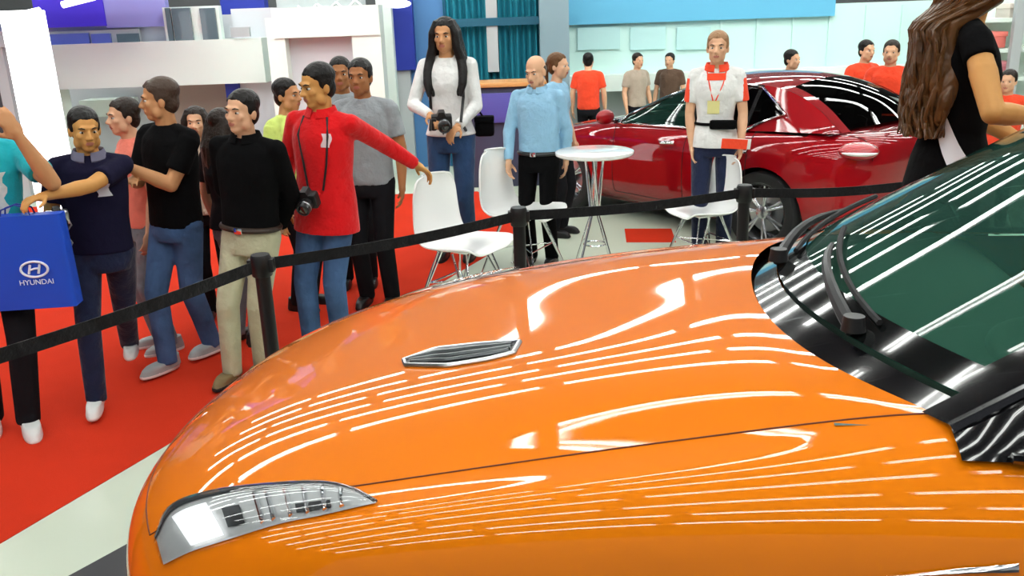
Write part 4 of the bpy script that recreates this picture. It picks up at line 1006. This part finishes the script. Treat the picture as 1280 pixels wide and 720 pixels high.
MB().tube([(0, 0, .06), (-.06, -.02, .16), (-.12, -.08, .2)], .008, 6).build('bag_strap', c_black, t)
# ---- light blue shirt
at, s = stand(677, 329, 70); yw = -22
person('person in a light blue shirt and black trousers beside the white table', at, s, yw, skin='light', hair='cropped', style='balding', head_yaw=-10, head_pitch=14, arms={'R': px_arm(at, s, yw, (634, 214, -.1), (622, 170, .12)), 'L': px_arm(at, s, yw, (708, 205, .0), (735, 165, .15))},
       shirt=c_lblue, sleeve='long', pants=c_black, shoes=bk_sh, belt=bk_sh[0], hem=.965, collar=c_lblue)
at, s = far(694, 8.0, 66)
person('person with tied brown hair behind the head of the light blue shirt', at, s, 60, fem=True, skin='light', hair='brown', style='tied', shirt=c_lblue, pants=c_dark, vox=.009)
# ---- staff woman
at, s = stand(888, 318, 39); yw = -14
I = person('person in a white and orange staff shirt with badge and waist bag', at, s, yw, fem=True, skin='light', hair='fair', style='tied', head_yaw=-4, arms={'R': px_arm(at, s, yw, (864, 208, -.02), (856, 160, .1)), 'L': px_arm(at, s, yw, (926, 184, -.18), (950, 168, .06))},
       shirt=c_white, pants=c_djean, hem=.88, curl=(.5, .35), collar=c_orange)
setmat(I['cl'], lambda c: (np.abs(c[:, 0]) > .2) & (c[:, 2] < 1.40)); I['cl'].data.materials.append(c_orange)
print_patch(I, -.07, .07, 1.39, 1.44, c_orange, 'neck_band')
strap(I, [(-.07, 1.45), (-.05, 1.36), (-.02, 1.24)], .005, c_orange, 'lanyard'); strap(I, [(.07, 1.45), (.05, 1.36), (.0, 1.24)], .005, c_orange, 'lanyard')
print_patch(I, -.06, .03, 1.14, 1.24, mat('badge_yellow', srgb(226, 220, 150), .4), 'name_badge')
bp = I['front'](.06, 1.06)
MB().box((bp[0], bp[1]-.02, 1.06), (.2, .06, .07), bev=.02).tube([(.150*math.cos(a), .122*math.sin(a), 1.06) for a in np.linspace(0, 2*PI, 30, endpoint=False)], .012, 6, closed=True).build('waist_bag', c_black, I['root'])
lp_ = at_y(918, 180, at[1]-.28); t = empty('leaflet', 'orange and white leaflet held by the staff woman', 'leaflet', lp_, R(10))
MB().box((0, 0, 0), (.21, .012, .075), ry=R(6)).build('front_cover', c_orange, t, smooth=False); MB().box((.03, .012, 0), (.22, .01, .08), ry=R(6)).build('back_page', M['white_plastic'], t, smooth=False)
# ---- background people
for px, Y, top, yw, lab, kw in (
    (735, 11.6, 66, 170, 'person in an orange top and dark blue cap beyond the hood of the red car', dict(shirt=c_orange, hair='black')),
    (796, 11.9, 66, 30, 'person in a beige top beyond the windscreen of the red car', dict(shirt=c_beige, hair='dark')),
    (838, 12.2, 66, -30, 'person in brown top beyond the red car, left of the staff woman', dict(shirt=CL('cloth_brown', 90, 70, 56), hair='black')),
    (988, 9.8, 62, 40, 'person whose dark head shows just above the roof of the red car', dict(shirt=c_dark, hair='black')),
    (1082, 9.7, 50, 20, 'person in an orange top behind the rear window, the left one of two', dict(shirt=c_orange, hair='black')),
    (1116, 8.7, 50, -30, 'person in an orange top behind the rear window, nearer the long-haired presenter', dict(shirt=c_orange, hair='dark')),
    (1262, 7.6, 95, -40, 'person in an orange top at the right edge behind the presenter', dict(shirt=c_orange, hair='dark'))):
    at, s = far(px, Y, top); s = max(s, .80); o = person(lab, at, s, yw, skin='light', pants=c_dark, vox=.011, **kw)
    if px == 742:
        c = MB(); c.ell(o['H'](0, .02, .075), (.09, .105, .065), 10); c.tube([o['H'](-.06, -.07, .06), o['H'](0, -.16, .05), o['H'](.06, -.07, .06)], .02, 6); c.build('cap', CL('cloth_cap_blue', 40, 50, 150), o['root'])

# ================================================================== PRESENTER with the sash
Yp = 3.42; b0 = at_y(1196, 120, Yp); at = np.array([b0[0], Yp, .274]); s = 1.06; yw = 78
f_ = loc_of(at, s, yw)
I = person('person in a black dress with long brown hair and a white sash beside the windscreen', at+np.array([0, 0, .07]), s, yw, fem=True, skin='gold', hair='brown', style='short', head_yaw=38,
       arms={'R': (px_arm(at, s, yw, (1296, 170, -.24), (1240, 150, -.3))[0], (-.36, -.10, 1.10)), 'L': ((.16, -.30, 1.02), (.3, .1, 1.15))}, shirt=c_black, skirt=.52, sleeve='cap', pants=None, shoes=bk_sh, vox=.0055, curl=(.2, .15))
P = I['root']
for an in (I['JT']['L'][2], I['JT']['R'][2]): MB().cone((an.x, an.y+.05, .02), (an.x, an.y+.055, -.066), .02, .008, 10).build('shoe_heel', bk_sh[0], P)
h = MB(); HC = I['HC']; st_ = MB()
def lock(a, d, ph, w=1.0):
    """one lock of hair: a from -1 (right ear) over the back to 1 (left ear)"""
    pts = [I['H'](a*.055, .01+.035*(1-abs(a)), .108-.02*abs(a)), I['H'](a*(.084+d), .035+.062*(1-a*a)+d, .02), I['H'](a*(.09+d), .03+.075*(1-a*a)+d, -.07)]
    for j in range(7): pts.append((a*(.098+.006*j+d)+(.008+.003*j)*math.sin(ph+j*1.2), .065+.075*(1-a*a)+d+(.006+.003*j)*math.cos(ph*1.7+j*1.3), 1.47-.064*j))
    return pts
for k in range(15):
    h.tube(lock(-1+k/7, 0, k*1.3), [.022, .03, .03, .034, .036, .036, .034, .030, .024, .010], 8)
m_lh = mat('hair_long_brown', srgb(92, 60, 30), .38, bump=('wave', 18, .6, .008), var=.5, vscale=9)
lh = remesh(h, 'long_hair', m_lh, P, .007, 2)
rng = random.Random(5)
for k in range(110):
    a = rng.uniform(-1, 1); st_.tube([tuple(v) for v in spline_interp(np.array(lock(a, rng.uniform(.012, .034), rng.uniform(0, 6))), 26)], [.0035+.005*math.sin(PI*t)**.5*(1-.3*t) for t in np.linspace(.02, .98, 26)], 5)
st_.build('hair_strands', m_lh, lh)
# sash: over the left shoulder, round the body to the right hip, front and back
tr = BVHTree.FromPolygons([v.co for v in I['cl'].data.vertices], [p.vertices for p in I['cl'].data.polygons])
def around(a, z):
    d = Vector((math.cos(a), math.sin(a), 0)); h_ = tr.ray_cast(Vector((0, 0, z))+d*.6, -d)[0]
    return (Vector(h_) if h_ is not None else Vector((.12*d.x, .1*d.y, z)))+d*.007
g = []
N = 60
for k in range(N):
    a = 2*PI*k/N; zc = 1.15+.30*math.cos(a-R(55)); w_ = .055
    g.append([around(a, zc+dz*1.15) for dz in np.linspace(-w_, w_, 6)])
sash = MB(); sash.grid(np.array([[tuple(v) for v in r] for r in g]), close_u=True)
so = sash.build('sash', mat('sash_satin', (.78, .80, .86, 1), .35, sheen=.3), P)
# ================================================================== BARRIER
def post(px, py, label):
    p = on_z(px, py, 1.0); t = empty('stanchion', label, 'barrier post', (p[0], p[1], 0), 0, 'black barrier posts')
    MB().lathe([(0, 0), (.17, 0), (.175, .006), (.165, .016), (.06, .034), (0, .034)], 40).build('base', M['black_plastic'], t)
    MB().lathe([(0, .03), (.034, .03), (.034, .92), (0, .92)], 28).build('pole', M['black_plastic'], t)
    MB().lathe([(0, .90), (.042, .90), (.046, .905), (.046, .985), (.04, 1.0), (0, 1.0)], 28).box((.048, 0, .95), (.02, .05, .06), bev=.005).box((-.048, 0, .95), (.02, .05, .06), bev=.005).build('belt_head', M['black_plastic'], t)
    return p
PA = post(-175, 478, 'black barrier post beyond the left edge of the photo'); PB = post(325, 318, 'black barrier post in front of the khaki trousers')
PC = post(648, 259, 'black barrier post in front of the black trousers beside the white chairs'); PD = post(931, 231, 'black barrier post in front of the rear wheel of the red car'); PE = post(1150, 221, 'black barrier post hidden behind the windscreen, by the presenter')
m_belt = cloth('belt_webbing', (.006, .006, .007, 1))
for a_, b__, lab in ((PA, PB, 'black barrier belt running left from the post by the khaki trousers'), (PB, PC, 'black barrier belt in front of the red-shirted person and white chair'), (PC, PD, 'black barrier belt stretched in front of the red car door'), (PD, PE, 'black barrier belt in front of the red rear bumper')):
    d = (b__-a_); d[2] = 0; L_ = np.linalg.norm(d); d /= L_; n_ = np.array([-d[1], d[0], 0]); g = []
    for k in range(21):
        t_ = k/20; c = a_+d*(.06+(L_-.12)*t_); zc = .95-.018*math.sin(PI*t_); g.append([(c[0]+n_[0]*o, c[1]+n_[1]*o, zc+h) for o, h in ((-.002, .027), (-.002, -.027), (.002, -.027), (.002, .027))])
    mb = MB().grid(np.array(g), close_v=True); mb.add([g[0][i] for i in range(4)]+[g[-1][i] for i in range(4)], [(0, 1, 2, 3), (7, 6, 5, 4)])
    tag(mb.build('barrier_belt', m_belt, smooth=False), lab, 'barrier belt', 'black barrier belts')
# ================================================================== SHELL CHAIRS AND TABLE
def shell_chair(px, py, yaw, label, s=1.0, z=.45):
    """white moulded shell on a chromed wire base; px,py: middle of the seat at height z; yaw 0 faces -Y"""
    p = on_z(px, py, z*s); t = empty('shell_chair', label, 'chair', (p[0], p[1], 0), R(yaw), 'white shell chairs'); t.scale = (s, s, s)
    prof = [(-.23, .425), (-.20, .445), (-.10, .440), (.02, .430), (.12, .432), (.175, .47), (.205, .55), (.225, .66), (.24, .77), (.25, .84), (.252, .86)]
    wid = [.20, .225, .235, .235, .23, .225, .22, .21, .195, .16, .10]
    rows_ = []
    pr = spline_interp(np.array([(y, z_, w_) for (y, z_), w_ in zip(prof, wid)]), 34)
    for y, z_, w_ in pr:
        up = (z_-.45)/.4; r_ = []
        for u in np.linspace(-1, 1, 19):
            r_.append((u*w_, y-.05*max(0, up)*u*u-.01*u*u, z_+.035*(1-max(0, min(1, up*3)))*u**4))
        rows_.append(r_)
    A = np.array(rows_); mb = MB(); mb.grid(A); B = A.copy(); B[:, :, 2] -= .010; B[:, :, 1] += .010*np.clip((A[:, :, 2]-.45)/.2, 0, 1); mb.grid(B[:, ::-1])
    a, b = A.shape[:2]; edge = [(i, 0) for i in range(a)]+[(a-1, j) for j in range(1, b)]+[(i, b-1) for i in range(a-2, -1, -1)]+[(0, j) for j in range(b-2, 0, -1)]
    mb.tube([tuple((A[i, j]+B[i, j])/2) for i, j in edge], .0065, 6, closed=True)
    mb.build('seat_shell', M['white_gloss'], t)
    ft = [(-.23, -.22), (.23, -.22), (.23, .22), (-.23, .22)]
    for x, y in ft:
        MB().tube([(x*.35, y*.4, .425), (x*.98, y*.98, .012)], .0075, 6).tube([(x*.75, y*.25, .425), (x*.98, y*.98, .012)], .0075, 6).ell((x*.98, y*.98, .008), (.012, .012, .008), 6).build('leg', M['chrome'], t)
    br = MB()
    for (x, y), (x2, y2) in ((ft[0], ft[2]), (ft[1], ft[3]), (ft[0], ft[1]), (ft[2], ft[3])): br.tube([(x*.66, y*.69, .21), (x2*.66, y2*.69, .21)], .005, 6)
    br.tube([(x*.5, y*.5, .42) for x, y in ft], .007, 6, closed=True); br.build('wire_bracing', M['chrome'], t)
    return t
shell_chair(578, 303, 55, 'white shell chair whose back the red-shirted person holds', 1.12)
shell_chair(652, 264, 60, 'white shell chair in front of the light blue shirt', 1.15)
shell_chair(880, 262, -70, 'white shell chair in front of the staff woman', 1.0)
tp = on_z(743, 188, 1.0); t = empty('bistro_table', 'small round white table on crossed chrome wire legs beside the light blue shirt', 'table', (tp[0], tp[1], 0)); t.scale = (.84, .84, 1.187)
MB().lathe([(0, .812), (.33, .812), (.345, .82), (.348, .83), (.345, .838), (.33, .842), (0, .842)], 56).build('table_top', M['white_gloss'], t)
MB().lathe([(0, .79), (.09, .79), (.09, .812), (0, .812)], 24).build('mount', M['chrome'], t)
for k in range(4):
    a = PI/4+k*PI/2; c, s_ = math.cos(a), math.sin(a); e, g_ = math.cos(a+.9), math.sin(a+.9)
    MB().tube([(.08*e, .08*g_, .80), (.03*c, .03*s_, .45), (.27*c, .27*s_, .012)], .011, 8).tube([(.08*math.cos(a-.9), .08*math.sin(a-.9), .80), (.05*c, .05*s_, .42), (.27*c, .27*s_, .012)], .011, 8).ell((.27*c, .27*s_, .009), (.016, .016, .009), 6).build('leg', M['chrome'], t)
wb = MB(); wb.tube([(.10*math.cos(a), .10*math.sin(a), .24) for a in np.linspace(0, 2*PI, 20, endpoint=False)], .007, 6, closed=True); wb.build('wire_bracing', M['chrome'], t)
# ================================================================== BLUE BAG in the outstretched hand
hd = NAVY['root'].matrix_basis @ NAVY['AJ']['L'][2]
q = at_y(26, 262, hd.y-.05); bw, bh, bd = .42, .46, .11
t = empty('shopping_bag', 'blue paper shopping bag with a white oval emblem at the left edge', 'bag', (q[0]-.01, hd.y-.07, q[2]-bh-.02), R(6))
m_bag = mat('bag_blue', srgb(22, 74, 196), .45, var=.06)
bg_ = MB(); bg_.loft([(0, 0, z, rx, ry) for z, rx, ry in ((0, bw/2, bd/2), (.01, bw/2, bd/2), (bh*.5, bw/2*.99, bd/2*.92), (bh, bw/2*.98, bd/2*.72))], 40, .16); bg_.build('bag_body', m_bag, t)
for y in (-.03, .03): MB().tube([(-.07, y, bh-.01), (-.06, y*.8, bh+.03), (0, y*.4, bh+.05), (.06, y*.8, bh+.03), (.07, y, bh-.01)], .004, 6).build('bag_handle', mat('bag_cord', srgb(20, 50, 140), .7), t)
m_em = mat('emblem_white', (.82, .86, .95, 1), .5)
em = MB(); em.tube([(.05+.062*math.cos(a), -bd/2-.001, .20+.038*math.sin(a)) for a in np.linspace(0, 2*PI, 40, endpoint=False)], .006, 6, closed=True)
em.tube([(.022, -bd/2-.001, .178), (.034, -bd/2-.001, .222)], .006, 6).tube([(.066, -bd/2-.001, .178), (.078, -bd/2-.001, .222)], .006, 6).tube([(.028, -bd/2-.001, .196), (.05, -bd/2-.001, .203), (.072, -bd/2-.001, .204)], .005, 6)
em.build('emblem', m_em, t)
text('lettering', 'HYUNDAI', .036, m_em, t, (.05, -bd/2-.003, .135), (R(90), 0, 0))
# small silver camera with dangling strap at the navy person's waist
q = at_y(72, 272, hd.y+.16); c = make_camera('small silver camera with a dangling strap below the navy forearm', (q[0], q[1], q[2]), 30, 20, .8)
MB().tube([(.05, 0, .02), (.07, -.01, -.06), (.03, .01, -.13), (.06, 0, -.2), (.04, 0, -.24)], .006, 6).build('wrist_strap', mat('strap_grey', (.3, .3, .32, 1), .6), c)
c.children[0].data = c.children[0].data.copy(); c.children[0].data.materials[0] = M['satin_metal']

# ================================================================== GOODS at the right edge, counter beyond the chairs
def gift_box(px, py, Y, w, h, col, lab):
    p = at_y(px, py, Y); t = empty('storage_box', lab, 'box', (p[0], p[1], p[2]), 0, 'boxes on the white shelving')
    m = mat('box_card', col, .6); MB().box((0, .15, h/2), (w, .28, h), bev=.008).build('box_body', m, t); MB().box((0, .15, h-.02), (w+.02, .30, .05), bev=.008).build('box_lid', mat('box_lid', tuple(min(1, c*1.25+.02) for c in col[:3])+(1,), .5), t)
    return t
for a in ((1244, 60, 9.55, .22, .16, srgb(226, 120, 110), 'salmon box on the white shelving, above the pink box'), (1247, 96, 9.55, .30, .15, srgb(240, 150, 160), 'pink box on the white shelving at the right edge'), (1274, 22, 9.55, .2, .14, srgb(200, 190, 180), 'pale box on the top board of the white shelving'), (1278, 150, 9.55, .26, .2, srgb(60, 90, 150), 'blue box on the lowest board of the white shelving')): gift_box(*a)
Yc = 10.4; p = at_y(632, 104, Yc); t = empty('display_counter', 'counter with a warm wooden top between the white sweater and light blue shirt', 'counter', (p[0], Yc, 0)); zc = p[2]
MB().box((0, .3, zc-.02), (.95, .6, .05), bev=.01).build('counter_top', mat('counter_wood', srgb(206, 150, 90), .35), t); MB().box((0, .3, (zc-.045)/2), (.85, .5, zc-.045), bev=.01).build('counter_body', mat('counter_dark', srgb(60, 60, 84), .5), t)
MB().box((-.1, .02, zc-.28), (.5, .03, .34), bev=.008).build('counter_panel', mat('counter_violet', srgb(84, 78, 160), .5), t)
# unseen area lights added to brighten the booth fronts
for nm, loc, tgt, pw, size in (('booth_fill_light', (-5.5, 7.4, 5.6), (-5.2, 11.6, 1.6), 85, 1.6), ('booth_fill_light', (-1.0, 8.2, 5.6), (-1.6, 11.2, 1.4), 45, 1.2), ('booth_fill_light', (4.2, 9.2, 5.6), (4.0, 13.0, 1.6), 70, 2.0)):
    ld = bpy.data.lights.new(nm, 'AREA'); ld.energy = pw; ld.size = size; ld.color = (.93, 1, .95); ld.spread = R(110)
    lo = bpy.data.objects.new(nm, ld); COL.objects.link(lo); lo.location = loc; lo.rotation_euler = (Vector(tgt)-Vector(loc)).to_track_quat('-Z', 'Y').to_euler()
w = bpy.data.worlds.new('world'); SC.world = w; w.use_nodes = True
w.node_tree.nodes['Background'].inputs[0].default_value = (.85, .9, 1, 1); w.node_tree.nodes['Background'].inputs[1].default_value = .42
vs = SC.view_settings; vs.view_transform = 'Standard'; vs.look = 'None'; vs.gamma = 1; vs.use_curve_mapping = False; vs.exposure = -.45
SC.cycles.use_denoising = True
SC.cycles.max_bounces = 8; SC.cycles.caustics_reflective = False; SC.cycles.caustics_refractive = False
